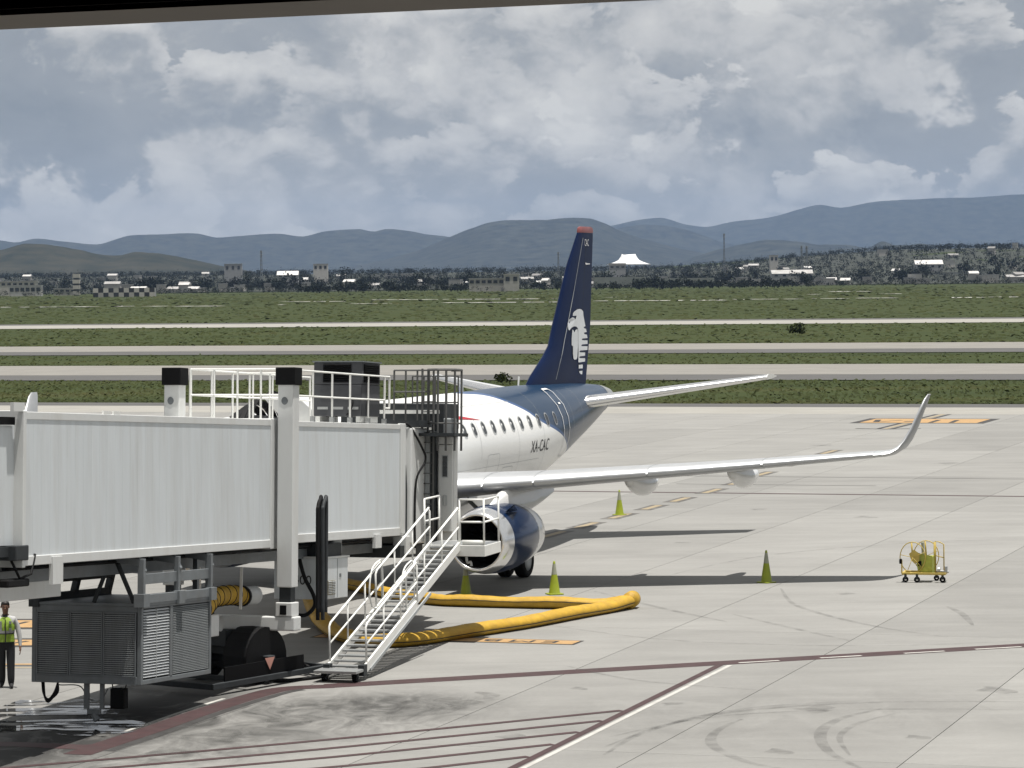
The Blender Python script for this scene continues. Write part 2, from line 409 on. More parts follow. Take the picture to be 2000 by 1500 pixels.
strip('taxiway', 348.5, 379.2, M['taxi'], .01)
strip('taxiway_shoulder', 332.5, 348.5, M['asphalt'], .0)
strip('runway', 529, 569.2, M['strip'], .01)
strip('runway_shoulder', 569.2, 587, M['asphalt'], .0)
strip('apron_shoulder', 195.6, 200.7, M['asphalt'], .0)
strip('apron_edge_strip', 186.04, 195.6, M['strip'], .0)

# broken pale strips far out in the grass
def far_strip(u0, u1, v, w, name='gravel_track'):
    mb = MB(); n = max(2, int((u1 - u0) / 14)); us = np.linspace(u0, u1, n + 1)
    vs = []
    for i, u in enumerate(us):
        g = G(u, v - .0119 * 0 + (u0 - u) * .0062); s = .35 + .9 * random.random()
        if i in (0, n): s = .15
        d = Vector((g.x, g.y, 0)).normalized()
        vs += [Vector((g.x, g.y, .16)) - d * w * s, Vector((g.x, g.y, .16)) + d * w * s]
    mb.add(vs, [(2 * i, 2 * i + 2, 2 * i + 3, 2 * i + 1) for i in range(n)])
    o = mb.build(name, M['linewhite']); return struct(o)
for a in ((-20, 195, 601, 9), (215, 264, 599, 9), (276, 332, 599, 7), (336, 440, 599, 8), (546, 680, 590, 9), (690, 1090, 586.5, 9), (540, 560, 596, 6), (680, 770, 594, 6), (862, 1098, 592, 8), (1158, 1420, 588.5, 11), (1430, 1570, 585.5, 9), (1585, 1660, 584, 9),
          (1670, 1755, 583, 9), (1850, 1925, 582, 13), (1930, 2010, 581, 13), (1180, 1225, 581.5, 7), (1617, 1705, 570, 14), (1575, 1605, 575.5, 8), (1715, 1770, 574.5, 8)):
    far_strip(*a)

# apron: a base sheet with concrete lanes laid on it, joints left open
struct(sheet('forecourt', -80, 15.2, -140, 60, -.004, M['taxi']))
apron = struct(sheet('apron', 15.2, 186.04, -140, 60, -.045, M['conc_base']))
LANE = 4.74
def in_view(pts, m=120):
    us, vs = [], []
    for g in pts:
        d = g - EYE; z = d.dot(FW)
        if z < 5: continue
        us.append(1000 + FPX * d.dot(RT) / z); vs.append(750 - FPX * d.dot(UP) / z)
    return us and max(us) > -m and min(us) < 2000 + m and min(vs) < 1500 + m
slab_len = LANE * 4
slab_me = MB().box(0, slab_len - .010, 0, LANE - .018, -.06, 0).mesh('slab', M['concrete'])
k0 = 0
for i in range(-24, 12):
    q0 = -20.12 + LANE * i
    for j in range(9):
        p0 = 186.0 - slab_len * (j + 1) + (0)
        crn = [PQ(p0 + a, q0 + b) for a in (0, slab_len) for b in (0, LANE)]
        if not in_view(crn): continue
        # local x runs along p, local y along -q
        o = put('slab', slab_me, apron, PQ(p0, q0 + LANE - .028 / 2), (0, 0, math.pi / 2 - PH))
        o.location.z = 0
def poly_mark(name, pts, m, z=.004, parent=apron):
    mb = MB(); mb.add([Vector((p[0], p[1], z)) for p in pts], [tuple(range(len(pts)))])
    a = 0
    for i in range(len(pts)):
        x0, y0 = pts[i][0], pts[i][1]; x1, y1 = pts[(i + 1) % len(pts)][0], pts[(i + 1) % len(pts)][1]; a += x0 * y1 - x1 * y0
    if a < 0: mb.f = [tuple(reversed(mb.f[0]))]
    return mb.build(name, m, parent)
def line_mark(name, pts, w, m, z=.004, parent=apron, taper=False):
    pts = [Vector((p[0], p[1], 0)) for p in pts]; vs = []; n = len(pts)
    for i, p in enumerate(pts):
        d = (pts[min(i + 1, n - 1)] - pts[max(i - 1, 0)]).normalized(); r = Vector((d.y, -d.x, 0)) * w / 2
        if taper: r = r * (.25 + .75 * math.sin(math.pi * (i + .3) / (n - .4)))
        vs += [p + r + Vector((0, 0, z)), p - r + Vector((0, 0, z))]
    mb = MB(); mb.add(vs, [(2 * i, 2 * i + 2, 2 * i + 3, 2 * i + 1) for i in range(n - 1)])
    return mb.build(name, m, parent)
def smooth_path(pts, k=8):
    P = [Vector(p) for p in pts]; out = []
    for i in range(len(P) - 1):
        p0, p1, p2, p3 = P[max(i - 1, 0)], P[i], P[i + 1], P[min(i + 2, len(P) - 1)]
        for j in range(k):
            t = j / k
            out.append(.5 * ((2 * p1) + (p2 - p0) * t + (2 * p0 - 5 * p1 + 4 * p2 - p3) * t * t + (3 * p1 - p0 - 3 * p2 + p3) * t ** 3))
    return out + [P[-1]]

# dark red service lines
rl0, rl1 = G(640, 1340), G(2150, 1252)
line_mark('painted_line', [rl0, rl1], .66, M['linered'])
cur = smooth_path([G(-60, 1452), G(60, 1455), G(150, 1459), G(185, 1458)], 5)
line_mark('painted_line', cur, .55, M['linered'], .0045)
cur = smooth_path([G(150, 1474), G(200, 1457), G(300, 1424), G(400, 1389), G(500, 1358), G(560, 1345), G(650, 1340.5)], 6)
line_mark('painted_line', cur, .56, M['linered'], .005)
line_mark('painted_line', [c + Vector((.36, -.2, 0)) for c in cur[4:-6]], .20, M['lineblack'], .0042)
line_mark('painted_line', [c + Vector((-.36, .2, 0)) for c in cur[10:-14]], .10, M['linewhite'], .0047)
for u0, v0_, u1, v1_ in ((1443, 1295, 1522, 1290.5), (1602, 1285.5, 1683, 1281), (1766, 1276.5, 1845, 1272), (1905, 1268.5, 1995, 1263.5)):
    line_mark('painted_line', [G(u0, v0_), G(u1, v1_)], .12, M['linewhite'], .008)
dg0, dg1 = G(1410, 1297), G(965, 1518)
line_mark('painted_line', [dg0, dg1], .17, M['linered'], .006)
line_mark('painted_line', [dg0 + Vector((.16, -.25, 0)), dg1 + Vector((.165, -.1, 0))], .11, M['linewhite'], .005)
for a, b in (((-60, 1506), (1214, 1388)), ((60, 1513), (1176, 1408)), ((180, 1519), (1130, 1430)), ((330, 1525), (1080, 1454)), ((500, 1529), (1032, 1478))):
    mid = G((a[0] + b[0]) / 2, (a[1] + b[1]) / 2 + 4)
    line_mark('painted_line', smooth_path([G(*a), mid, G(*b)], 4), .19, M['linered'], .0075)
# far red line and parallel seams behind the tail
def qline(p, q0, q1, w, m, z=.004): return line_mark('painted_line', [PQ(p, q0), PQ(p, q1)], w, m, z)
qline(118.05, -60, 0, .38, M['linered']); qline(127.95, -60, 0, .14, M['lineblack']); qline(123.0, -34, -25.6, .12, M['lineblack'])
# lead-in dashes, yellow with a black edge
for p0, p1, dq in ((96.6, 99.6, 0), (100.6, 103.4, 0), (104.65, 107.5, 0), (108.9, 111.6, 0), (112.9, 115.7, 0), (117.6, 120.6, 0), (122.5, 125.2, -.2), (128.2, 131.3, -.5), (135, 138, -.8), (144.3, 147.9, -1.25)):
    q = -31.45 + dq
    poly_mark('painted_line', [PQ(p0, q - .34), PQ(p0, q + .34), PQ(p1, q + .34), PQ(p1, q - .34)], M['lineworn'], .005)
    poly_mark('painted_line', [PQ(p0 + .3, q - .14), PQ(p0 + .3, q + .14), PQ(p1 - .3, q + .14), PQ(p1 - .3, q - .14)], M['lineyellow'], .009)

def text_mesh(txt, size, m, extrude=0.0, shear=0.0, name='lettering', spacing=1.0):
    c = bpy.data.curves.new('t', 'FONT'); c.body = txt; c.size = size; c.shear = shear; c.align_x = 'CENTER'; c.align_y = 'CENTER'; c.space_character = spacing; c.resolution_u = 3
    o = bpy.data.objects.new('t', c); COL.objects.link(o); bpy.context.view_layer.update()
    me = bpy.data.meshes.new_from_object(o); bpy.data.objects.remove(o); me.name = name
    me.materials.clear(); me.materials.append(m); return me
def sign_panel(p0, p1, q0, q1, sh=0.0):
    poly_mark('sign_border', [PQ(p0, q0), PQ(p0, q1), PQ(p1, q1), PQ(p1, q0)], M['lineblack'], .005)
    b = .085 * (p1 - p0)
    poly_mark('sign_panel', [PQ(p0 + b, q0 + b), PQ(p0 + b, q1 - b), PQ(p1 - b, q1 - b), PQ(p1 - b, q0 + b)], M['signorange'], .009)
# stand designation, upside down from the terminal
sign_panel(68.6, 69.45, -28.2, -21.5)
t = put('lettering', text_mesh('EMB 190', .62, M['lineblack'], spacing=1.3), apron); t.location = PQ(69.02, -24.0, .014); t.rotation_euler = (0, 0, math.pi - PH); t.scale = (1.45, .95, 1)
# far taxi sign painted on the concrete with its arrow
sign_panel(174.7, 180.5, -37.9, -30.1)
def stroke(a, b, w, m='lineblack', z=.014): line_mark('lettering', [PQ(*a), PQ(*b)], w, M[m], z)
stroke((175.4, -32.1), (178.6, -32.3), .30); stroke((175.4, -33.3), (178.6, -33.4), .30)
stroke((176.9, -35.1), (176.9, -34.5), .6); stroke((178.7, -37.0), (176.0, -36.6), .35); stroke((176.0, -36.6), (178.2, -35.5), .22)
stroke((180.5, -34.9), (186, -34.9), .26, 'lineblack', .006); stroke((180.5, -34.5), (186, -34.5), .26, 'lineyellow', .006); stroke((180.5, -34.1), (186, -34.1), .26, 'lineblack', .006)
stroke((168, -34.9), (174.6, -34.9), .26, 'lineblack', .006); stroke((168, -34.5), (174.6, -34.5), .26, 'lineyellow', .006); stroke((168, -34.1), (174.6, -34.1), .26, 'lineblack', .006)
stroke((168, -34.2), (168.6, -36.2), .3, 'lineblack', .010); stroke((168, -34.2), (168.9, -32.6), .3, 'lineblack', .010)
# orange boxes on the left behind the ramp worker
for va, vb in ((1209, 1229), (1247, 1264)):
    a, b = G(-60, vb), G(62 + 400, vb); c, d = G(62 + 400, va), G(-60, va)
    poly_mark('sign_border', [a, b, c, d], M['lineblack'], .005)
    a, b = G(-60, vb - 3), G(62 + 400, vb - 3); c, d = G(62 + 400, va + 3), G(-60, va + 3)
    poly_mark('sign_panel', [a, b, c, d], M['signorange'], .009)
    for i in range(7):
        u = 20 + 62 * i; line_mark('lettering', [G(u, vb - 6), G(u + 34, va + 6)], .14, M['lineblack'], .013)
for v in (1298, 1304.5): line_mark('painted_line', [G(-60, v), G(460, v - 2)], .2, M['signorange'] if v < 1300 else M['lineyellow'], .006)
line_mark('painted_line', [G(-60, 1301), G(460, 1299)], .13, M['lineblack'], .0055)

# tyre marks left on the concrete
def stain_mat(name, col, alpha):
    m = bpy.data.materials.new(name); m.use_nodes = True; nt = m.node_tree; N, L = nt.nodes, nt.links; p = N['Principled BSDF']
    p.inputs['Base Color'].default_value = (*col, 1); p.inputs['Roughness'].default_value = .8
    geo = N.new('ShaderNodeNewGeometry'); t = N.new('ShaderNodeTexNoise'); t.inputs['Scale'].default_value = 2.2; t.inputs['Detail'].default_value = 8; L.new(geo.outputs['Position'], t.inputs['Vector'])
    r = N.new('ShaderNodeMapRange'); L.new(t.outputs[0], r.inputs[0]); r.inputs[1].default_value = .32; r.inputs[2].default_value = .78; r.inputs[3].default_value = 0; r.inputs[4].default_value = alpha
    L.new(r.outputs[0], p.inputs['Alpha']); return m
M['skid'] = stain_mat('rubber_tyre_mark', (.07, .068, .065), .33)
for pts, w in (([(1180, 1475), (1260, 1430), (1400, 1395), (1600, 1377), (1800, 1371), (2050, 1372)], .22), ([(1180, 1460), (1290, 1420), (1450, 1385), (1700, 1368)], .14),
               ([(1450, 1405), (1405, 1425), (1388, 1446), (1405, 1466), (1470, 1492), (1560, 1506)], .22), ([(1720, 1385), (1640, 1405), (1603, 1432), (1620, 1470), (1690, 1505)], .24), ([(1760, 1392), (1680, 1412), (1640, 1440), (1660, 1476)], .14), ([(1190, 1440), (1400, 1400), (1700, 1386), (2050, 1388)], .12), ([(1000, 1210), (1300, 1250), (1700, 1262), (2050, 1250)], .1), ([(1280, 1130), (1500, 1085), (1800, 1060), (2050, 1052)], .12), ([(1525, 1150), (1560, 1185), (1700, 1222), (1850, 1245)], .16), ([(1430, 1200), (1560, 1230), (1660, 1252)], .16),
               ([(760, 1400), (850, 1394), (880, 1381), (850, 1373)], .45), ([(930, 1352), (960, 1358), (950, 1366)], .35), ([(1160, 1155), (1300, 1190), (1420, 1215)], .18), ([(1850, 1185), (1880, 1200), (1900, 1222)], .2), ([(1100, 1300), (1250, 1330), (1500, 1350)], .12)):
    line_mark('tyre_mark', smooth_path([G(*p) for p in pts], 8), w, M['skid'], .012, taper=True)

M['oil'] = stain_mat('oil_stain', (.05, .048, .045), .34)
for u, v, w_ in ((1595, 1386, .28), (1945, 1348, .3), (1520, 1468, .2), (1790, 1440, .18), (1310, 1375, .16), (900, 1375, .3), (1000, 1440, .2), (1130, 1345, .14), (1650, 1160, .2), (1330, 1060, .22), (1690, 1010, .3), (1480, 995, .25), (1850, 905, .4), (1600, 870, .4), (420, 1440, .5), (560, 1410, .5), (330, 1470, .4)):
    g = G(u, v); n_ = 16; ph = u * .37
    poly_mark('oil_stain', [(g.x + w_ * (1.2 + .5 * math.sin(3 * t + ph) + .25 * math.sin(7 * t)) * math.cos(t), g.y + w_ * (1.6 + .6 * math.sin(2 * t + ph)) * math.sin(t)) for t in [2 * math.pi * k / n_ for k in range(n_)]], M['oil'], .010)
# water run-off under the cooling unit
def puddle():
    m = bpy.data.materials.new('wet_concrete'); m.use_nodes = True; nt = m.node_tree; N, L = nt.nodes, nt.links; p = N['Principled BSDF']
    p.inputs['Base Color'].default_value = (.05, .05, .05, 1); p.inputs['Roughness'].default_value = .04; p.inputs['Specular IOR Level'].default_value = .6
    geo = N.new('ShaderNodeNewGeometry'); mp = N.new('ShaderNodeMapping'); mp.inputs['Scale'].default_value = (.5, 1.9, 1); mp.inputs['Rotation'].default_value = (0, 0, -.35); L.new(geo.outputs['Position'], mp.inputs[0])
    t = N.new('ShaderNodeTexNoise'); t.inputs['Scale'].default_value = 1.05; t.inputs['Detail'].default_value = 7; t.inputs['Roughness'].default_value = .6; t.inputs['Distortion'].default_value = .8; L.new(mp.outputs[0], t.inputs['Vector'])
    r = N.new('ShaderNodeMapRange'); L.new(t.outputs[0], r.inputs[0]); r.inputs[1].default_value = .485; r.inputs[2].default_value = .53; L.new(r.outputs[0], p.inputs['Alpha'])
    o = poly_mark('puddle', [G(u, v) for u, v in ((-40, 1395), (40, 1368), (120, 1372), (190, 1362), (215, 1380), (240, 1405), (285, 1412), (275, 1428), (200, 1440), (120, 1436), (60, 1428), (-40, 1440))], m, .014, None)
    return struct(o)
puddle()

# grass standing in the verges
def grass_stuff(name, p0, p1, n, hmin, hmax, wmin, wmax, label, edge=.25):
    p = rng.uniform(p0, p1, n); e = rng.random(n) < edge
    p[e] = p0 + np.abs(rng.normal(0, 1.2, e.sum()))
    Y = p * CP; half = Y * .215 + 8
    X = rng.uniform(-1, 1, n) * half
    Yw = (p - X * SP) / CP
    clump = .5 + .5 * np.sin(X * .35 + 3 * np.sin(Yw * .21)) * np.sin(Yw * .5 + 2 * np.sin(X * .13))
    h = rng.uniform(hmin, hmax, n) * (.45 + .8 * clump) * (1 + 1.0 * (rng.random(n) < .02))
    w = rng.uniform(wmin, wmax, n); a = rng.uniform(0, math.pi, n)
    V = np.zeros((n * 5, 3)); cx, sy = np.cos(a) * w, np.sin(a) * w
    la = rng.normal(math.pi / 2, .55, n); lean = np.stack([np.cos(la), np.sin(la)], 1) * (h * rng.uniform(1.2, 4.0, n))[:, None]
    V[0::5] = np.stack([X - cx, Yw - sy, np.full(n, -.05)], 1); V[1::5] = np.stack([X + cx, Yw + sy, np.full(n, -.05)], 1)
    V[2::5] = np.stack([X + cx * 1.1 + lean[:, 0], Yw + sy + lean[:, 1], h * .75], 1); V[3::5] = np.stack([X + lean[:, 0] * 1.3, Yw + lean[:, 1], h], 1); V[4::5] = np.stack([X - cx * 1.1 + lean[:, 0], Yw - sy + lean[:, 1], h * .7], 1)
    me = bpy.data.meshes.new(name); me.vertices.add(n * 5); me.vertices.foreach_set('co', V.ravel())
    me.loops.add(n * 5); me.loops.foreach_set('vertex_index', np.arange(n * 5)); me.polygons.add(n); me.polygons.foreach_set('loop_start', np.arange(n) * 5)
    me.materials.append(M['blade']); me.update(calc_edges=True); me.validate()
    o = bpy.data.objects.new(name, me); COL.objects.link(o); o['kind'] = 'stuff'; tag(o, label, 'grass'); return o
grass_stuff('grass', 200.9, 246.2, 11000, .03, .12, .05, .18, 'rough green grass verge nearest the apron edge')
grass_stuff('grass', 289.8, 332.3, 3000, .03, .09, .08, .22, 'mown green grass band between the two near taxiways')
grass_stuff('grass', 379.4, 528.8, 6000, .04, .2, .12, .45, 'wide grass band with weeds before the bright runway')
grass_stuff('grass', 587.2, 985, 4500, .05, .25, .3, .9, 'dull green grassland beyond the bright runway', .05)
grass_stuff('grass', 1000, 1900, 6000, .1, .6, .6, 1.8, 'olive scrub grassland in front of the far trees', .02)

# ------------------------------------------------------------------ the airliner (local x: port, y: aft of the nose, z: up)
TH = .3567
plane = empty('airliner', Matrix.Translation((-9.09, 72.55, 0)) @ Matrix.Rotation(-TH, 4, 'Z'))
tag(plane, 'white twin-engine airliner with navy blue tail parked at the jet bridge', 'airplane')
ST = np.array([0, .15, .5, 1.2, 2.5, 4, 5.5, 7, 22, 24, 26, 28, 30, 32, 34, 35.2, 35.65])
S_TOP = np.array([2.95, 3.15, 3.4, 3.78, 4.4, 5.02, 5.19, 5.2, 5.2, 5.21, 5.22, 5.2, 5.16, 5.09, 4.98, 4.82, 4.68])
S_BOT = np.array([2.75, 2.5, 2.28, 2.05, 1.9, 1.86, 1.85, 1.85, 1.85, 1.88, 2.1, 2.5, 2.98, 3.45, 3.95, 4.28, 4.42])
S_W = np.array([.06, .3, .56, .9, 1.25, 1.44, 1.5, 1.505, 1.505, 1.5, 1.45, 1.3, 1.08, .82, .52, .3, .16])
def pchip(x, X, Y):
    h = np.diff(X); dl = np.diff(Y) / h; m = np.zeros(len(X))
    for i in range(1, len(X) - 1):
        if dl[i - 1] * dl[i] > 0: m[i] = 2 / (1 / dl[i - 1] + 1 / dl[i])
    m[0], m[-1] = dl[0], dl[-1]
    i = np.clip(np.searchsorted(X, x) - 1, 0, len(h) - 1); t = (x - X[i]) / h[i]
    return (2 * t**3 - 3 * t**2 + 1) * Y[i] + (t**3 - 2 * t**2 + t) * h[i] * m[i] + (-2 * t**3 + 3 * t**2) * Y[i + 1] + (t**3 - t**2) * h[i] * m[i + 1]
def sect(a): return float(pchip(a, ST, S_TOP)), float(pchip(a, ST, S_BOT)), float(pchip(a, ST, S_W))
def skin(a, z, off=0.0):
    t, b, w = sect(a); zc, hz = (t + b) / 2, (t - b) / 2
    k = max(0.0, 1 - ((z - zc) / hz) ** 2)
    n = Vector((math.sqrt(k) / w, 0, (z - zc) / hz ** 2)).normalized()
    return Vector((w * math.sqrt(k), a, z)) + n * off
def livery_mat():
    m = bpy.data.materials.new('airliner_livery'); m.use_nodes = True; nt = m.node_tree; N, L = nt.nodes, nt.links; p = N['Principled BSDF']
    p.inputs['Roughness'].default_value = .28; p.inputs['Specular IOR Level'].default_value = .5; p.inputs['Coat Weight'].default_value = .15; p.inputs['Coat Roughness'].default_value = .05
    tc = N.new('ShaderNodeTexCoord'); s = N.new('ShaderNodeSeparateXYZ'); L.new(tc.outputs['Object'], s.inputs[0])
    r = N.new('ShaderNodeMapRange'); L.new(s.outputs[1], r.inputs[0]); r.inputs[1].default_value = 20; r.inputs[2].default_value = 32
    cv = N.new('ShaderNodeFloatCurve'); L.new(r.outputs[0], cv.inputs['Value']); c = cv.mapping.curves[0]
    P = [(20, 5.4), (20.84, 5.2), (22.2, 5.07), (23.3, 4.76), (24.1, 4.49), (24.7, 4.22), (25.3, 4.04), (26.0, 3.86), (26.8, 3.63), (27.4, 3.40), (28.2, 3.05), (29, 2.6), (32, 1.6)]
    c.points[0].location = ((P[0][0] - 20) / 12, (P[0][1] - 1.5) / 4); c.points[1].location = ((P[-1][0] - 20) / 12, (P[-1][1] - 1.5) / 4)
    for a, z in P[1:-1]: c.points.new((a - 20) / 12, (z - 1.5) / 4)
    cv.mapping.update()
    zl = N.new('ShaderNodeMath'); zl.operation = 'MULTIPLY_ADD'; L.new(cv.outputs[0], zl.inputs[0]); zl.inputs[1].default_value = 4; zl.inputs[2].default_value = 1.5
    df = N.new('ShaderNodeMath'); df.operation = 'SUBTRACT'; L.new(s.outputs[2], df.inputs[0]); L.new(zl.outputs[0], df.inputs[1])
    def step(e0, e1):
        q = N.new('ShaderNodeMapRange'); L.new(df.outputs[0], q.inputs[0]); q.inputs[1].default_value = e0; q.inputs[2].default_value = e1; return q.outputs[0]
    nz = N.new('ShaderNodeTexNoise'); nz.inputs['Scale'].default_value = .9; nz.inputs['Detail'].default_value = 6; L.new(tc.outputs['Object'], nz.inputs['Vector'])
    wr = N.new('ShaderNodeValToRGB'); L.new(nz.outputs[0], wr.inputs[0]); wr.color_ramp.elements[0].color = (.74, .74, .72, 1); wr.color_ramp.elements[1].color = (.82, .82, .81, 1)
    mx = N.new('ShaderNodeMix'); mx.data_type = 'RGBA'; L.new(step(.0, .006), mx.inputs[0]); L.new(wr.outputs[0], mx.inputs[6]); mx.inputs[7].default_value = (.026, .075, .20, 1)
    m2 = N.new('ShaderNodeMix'); m2.data_type = 'RGBA'; L.new(step(.09, .12), m2.inputs[0]); L.new(mx.outputs[2], m2.inputs[6]); m2.inputs[7].default_value = (.005, .028, .068, 1)
    L.new(m2.outputs[2], p.inputs['Base Color']); return m
M['livery'] = livery_mat()
def fuselage():
    mb = MB(); rings = []
    for a in np.concatenate([[0.0, .06, .15, .3, .5, .8], np.linspace(1.2, 7, 14), np.linspace(7.6, 22, 20), np.linspace(22.5, 35.65, 44)]):
        t, b, w = sect(a); zc, hz = (t + b) / 2, (t - b) / 2
        rings.append([(w * math.sin(2 * math.pi * j / 56), a, zc + hz * math.cos(2 * math.pi * j / 56)) for j in range(56)])
    mb.loft([r[::-1] for r in rings]); o = mb.build('fuselage', M['livery'], plane, True, angle=60); return o
fus = fuselage()
# tail cone outlet, bare metal
mb = MB(); rings = []
for a, k in ((34.1, 1.02), (34.5, 1.03), (35.2, 1.03), (35.65, 1.03), (35.8, .9), (35.86, .55)):
    aa = min(a, 35.65); t, b, w = sect(aa); zc, hz = (t + b) / 2, (t - b) / 2
    rings.append([(k * w * math.sin(2 * math.pi * j / 32), a, zc + k * hz * math.cos(2 * math.pi * j / 32)) for j in range(32)][::-1])
mb.loft(rings); mb.build('tail_cone', M['galv'], plane, True, angle=50)

# cabin windows along the port side
def rrect(w, h, r, n=5):
    out = []
    for cx, cy, a0 in ((w / 2 - r, h / 2 - r, 0), (-w / 2 + r, h / 2 - r, 90), (-w / 2 + r, -h / 2 + r, 180), (w / 2 - r, -h / 2 + r, 270)):
        out += [(cx + r * math.cos(R(a0 + 90 * i / n)), cy + r * math.sin(R(a0 + 90 * i / n))) for i in range(n + 1)]
    return out
for k in range(-14, 13):
    a0 = 18.33 + .79 * k
    if a0 < 6 or 26.7 < a0 < 27.9 or a0 > 28.6: continue
    fr, pn = MB(), MB(); A, B, Cc = rrect(.30, .42, .13), rrect(.245, .355, .105), rrect(.245, .355, .105)
    n = len(A)
    fr.add([skin(a0 + x, 4.2 + y, .012) for x, y in A] + [skin(a0 + x, 4.2 + y, .014) for x, y in B], [(i, (i + 1) % n, n + (i + 1) % n, n + i) for i in range(n)])
    pn.add([skin(a0 + x, 4.2 + y, .006) for x, y in Cc], [tuple(range(n))])
    w_ = fr.build('window', M['alu'] if a0 > 25.4 else M['midgrey'], plane, True); pn.build('pane', M['glass'], w_, True)
# door outlines and seams painted on the skin
def skin_line(name, pts, w, m, off=.008, par=plane):
    mb = MB(); vs = []; n = len(pts)
    for i, (a, z) in enumerate(pts):
        d = Vector((pts[min(i + 1, n - 1)][0] - pts[max(i - 1, 0)][0], pts[min(i + 1, n - 1)][1] - pts[max(i - 1, 0)][1], 0)).normalized()
        nx, nz = -d.y * w / 2, d.x * w / 2
        vs += [skin(a + nx, z + nz, off), skin(a - nx, z - nz, off)]
    mb.add(vs, [(2 * i, 2 * i + 2, 2 * i + 3, 2 * i + 1) for i in range(n - 1)]); return mb.build(name, m, par)
def loop_pts(a0, a1, z0, z1, r=.12):
    cx, cz = (a0 + a1) / 2, (z0 + z1) / 2; P = rrect(a1 - a0, z1 - z0, r, 4); P = P + [P[0]]
    out = []
    for i in range(len(P) - 1):
        for j in range(5):
            t = j / 5; out.append((cx + P[i][0] * (1 - t) + P[i + 1][0] * t, cz + P[i][1] * (1 - t) + P[i + 1][1] * t))
    return out + [(cx + P[0][0], cz + P[0][1])]
skin_line('rear_door_outline', loop_pts(26.98, 27.66, 2.95, 5.06), .04, M['whiteink'], .025)
skin_line('door_handle', [(27.2, 4.62), (27.42, 4.62)], .05, M['whiteink'], .025)
skin_line('skin_seam', [(19.4, 5.1 - i * .12) for i in range(16)], .012, M['midgrey'], .004)
skin_line('skin_seam', [(18.2 + .5 * i, 4.86) for i in range(11)], .010, M['midgrey'], .004)
skin_line('skin_seam', [(28.3, 5.0 - i * .1) for i in range(20)], .012, M['midgrey'], .004)
for a_ in (16.2, 22.6, 24.9, 29.6): skin_line('skin_seam', [(a_, 5.05 - i * .13) for i in range(20) if 5.05 - i * .13 > sect(a_)[1] + .1], .010, M['midgrey'], .012)
skin_line('skin_seam', [(16 + .5 * i, 3.05) for i in range(18)], .009, M['midgrey'], .012)
skin_line('service_panel', loop_pts(21.3, 22.2, 2.35, 2.95, .08), .012, M['midgrey'], .012)
skin_line('cargo_door_outline', loop_pts(19.9, 20.9, 2.5, 3.4, .1), .012, M['midgrey'], .012)
mb = MB(); top = [(12 + .6 * i, 4.70 - .018 * max(0, i - 6) ** 1.1) for i in range(14)]
pts = [(12, 4.72), (16.5, 4.70), (17.6, 4.67), (18.6, 4.61), (19.9, 4.45)]; low = [(12, 4.60), (16.5, 4.58), (17.6, 4.56), (18.6, 4.52), (19.9, 4.445)]
mb.add([skin(a, z, .009) for a, z in pts] + [skin(a, z, .009) for a, z in low], [(i, i + 1, 6 + i, 5 + i) for i in range(4)]); mb.build('red_flash', M['red'], plane)
# registration
def text_on_skin(txt, size, a, z, m, shear, spacing=1.05, sx=1.0):
    me = text_mesh(txt, size, m, shear=shear, spacing=spacing)
    for v in me.vertices: v.co = skin(a + v.co.x * sx, z + v.co.y, .012)
    put('registration', me, plane)
text_on_skin('XA-CAC', .52, 24.45, 3.42, M['ink'], .28, 1.02, .85)

# fin
F_LE = [(27.0, 5.0), (27.6, 5.42), (28.83, 6.02), (29.45, 6.38), (29.85, 7.0), (31.33, 9.0), (32.45, 10.12)]
F_TE = [(33.05, 4.9), (33.62, 6.92), (34.06, 10.2)]
def fin_le(z): return float(np.interp(z, [p[1] for p in F_LE], [p[0] for p in F_LE]))
def fin_te(z): return float(np.interp(z, [p[1] for p in F_TE], [p[0] for p in F_TE]))
def fin_half(a, z):
    l, t = fin_le(z), fin_te(z); c = min(t - l, 4.0); k = (a - l) / (t - l); tm = .055 * c
    return tm * (math.sqrt(max(k, 0) / .28) if k < .28 else max(0.0, 1 - .9 * (k - .28) / .72)) if k < .28 else tm * (1 - .9 * (k - .28) / .72)
def fin_ring(z, ext=0.0):
    l, t = fin_le(z), fin_te(z); ks = [0, .02, .06, .14, .28, .6, 1.0]
    P = [(fin_half(l + k * (t - l), z), l + k * (t - l), z) for k in ks]; Q = [(-x, a, zz) for x, a, zz in P[::-1]]
    return P + Q[:-1]
mb = MB(); mb.loft([fin_ring(z) for z in (4.95, 5.2, 5.45, 5.8, 6.05, 6.4, 7.0, 8, 9, 9.6, 10.12)]); fin = mb.build('fin', M['navy'], plane, True, angle=35)
mb = MB(); r0 = fin_ring(10.13)
cx = sum(p[1] for p in r0) / len(r0)
def sq(r, z, k, dy=0): return [(x * k, cx + (a - cx) * k + dy, z) for x, a, zz in r]
mb.loft([sq(r0, 10.125, 1.0), sq(r0, 10.18, 1.02), sq(r0, 10.28, .97, .02), sq(r0, 10.33, .75, .08)]); mb.build('fin_tip', M['redtip'], fin, True, angle=40)
def fin_decal(name, poly, m, off=.012):
    mb = MB(); mb.add([(fin_half(a, z) + off, a, z) for a, z in poly], [tuple(range(len(poly)))]); return mb.build(name, m, fin)
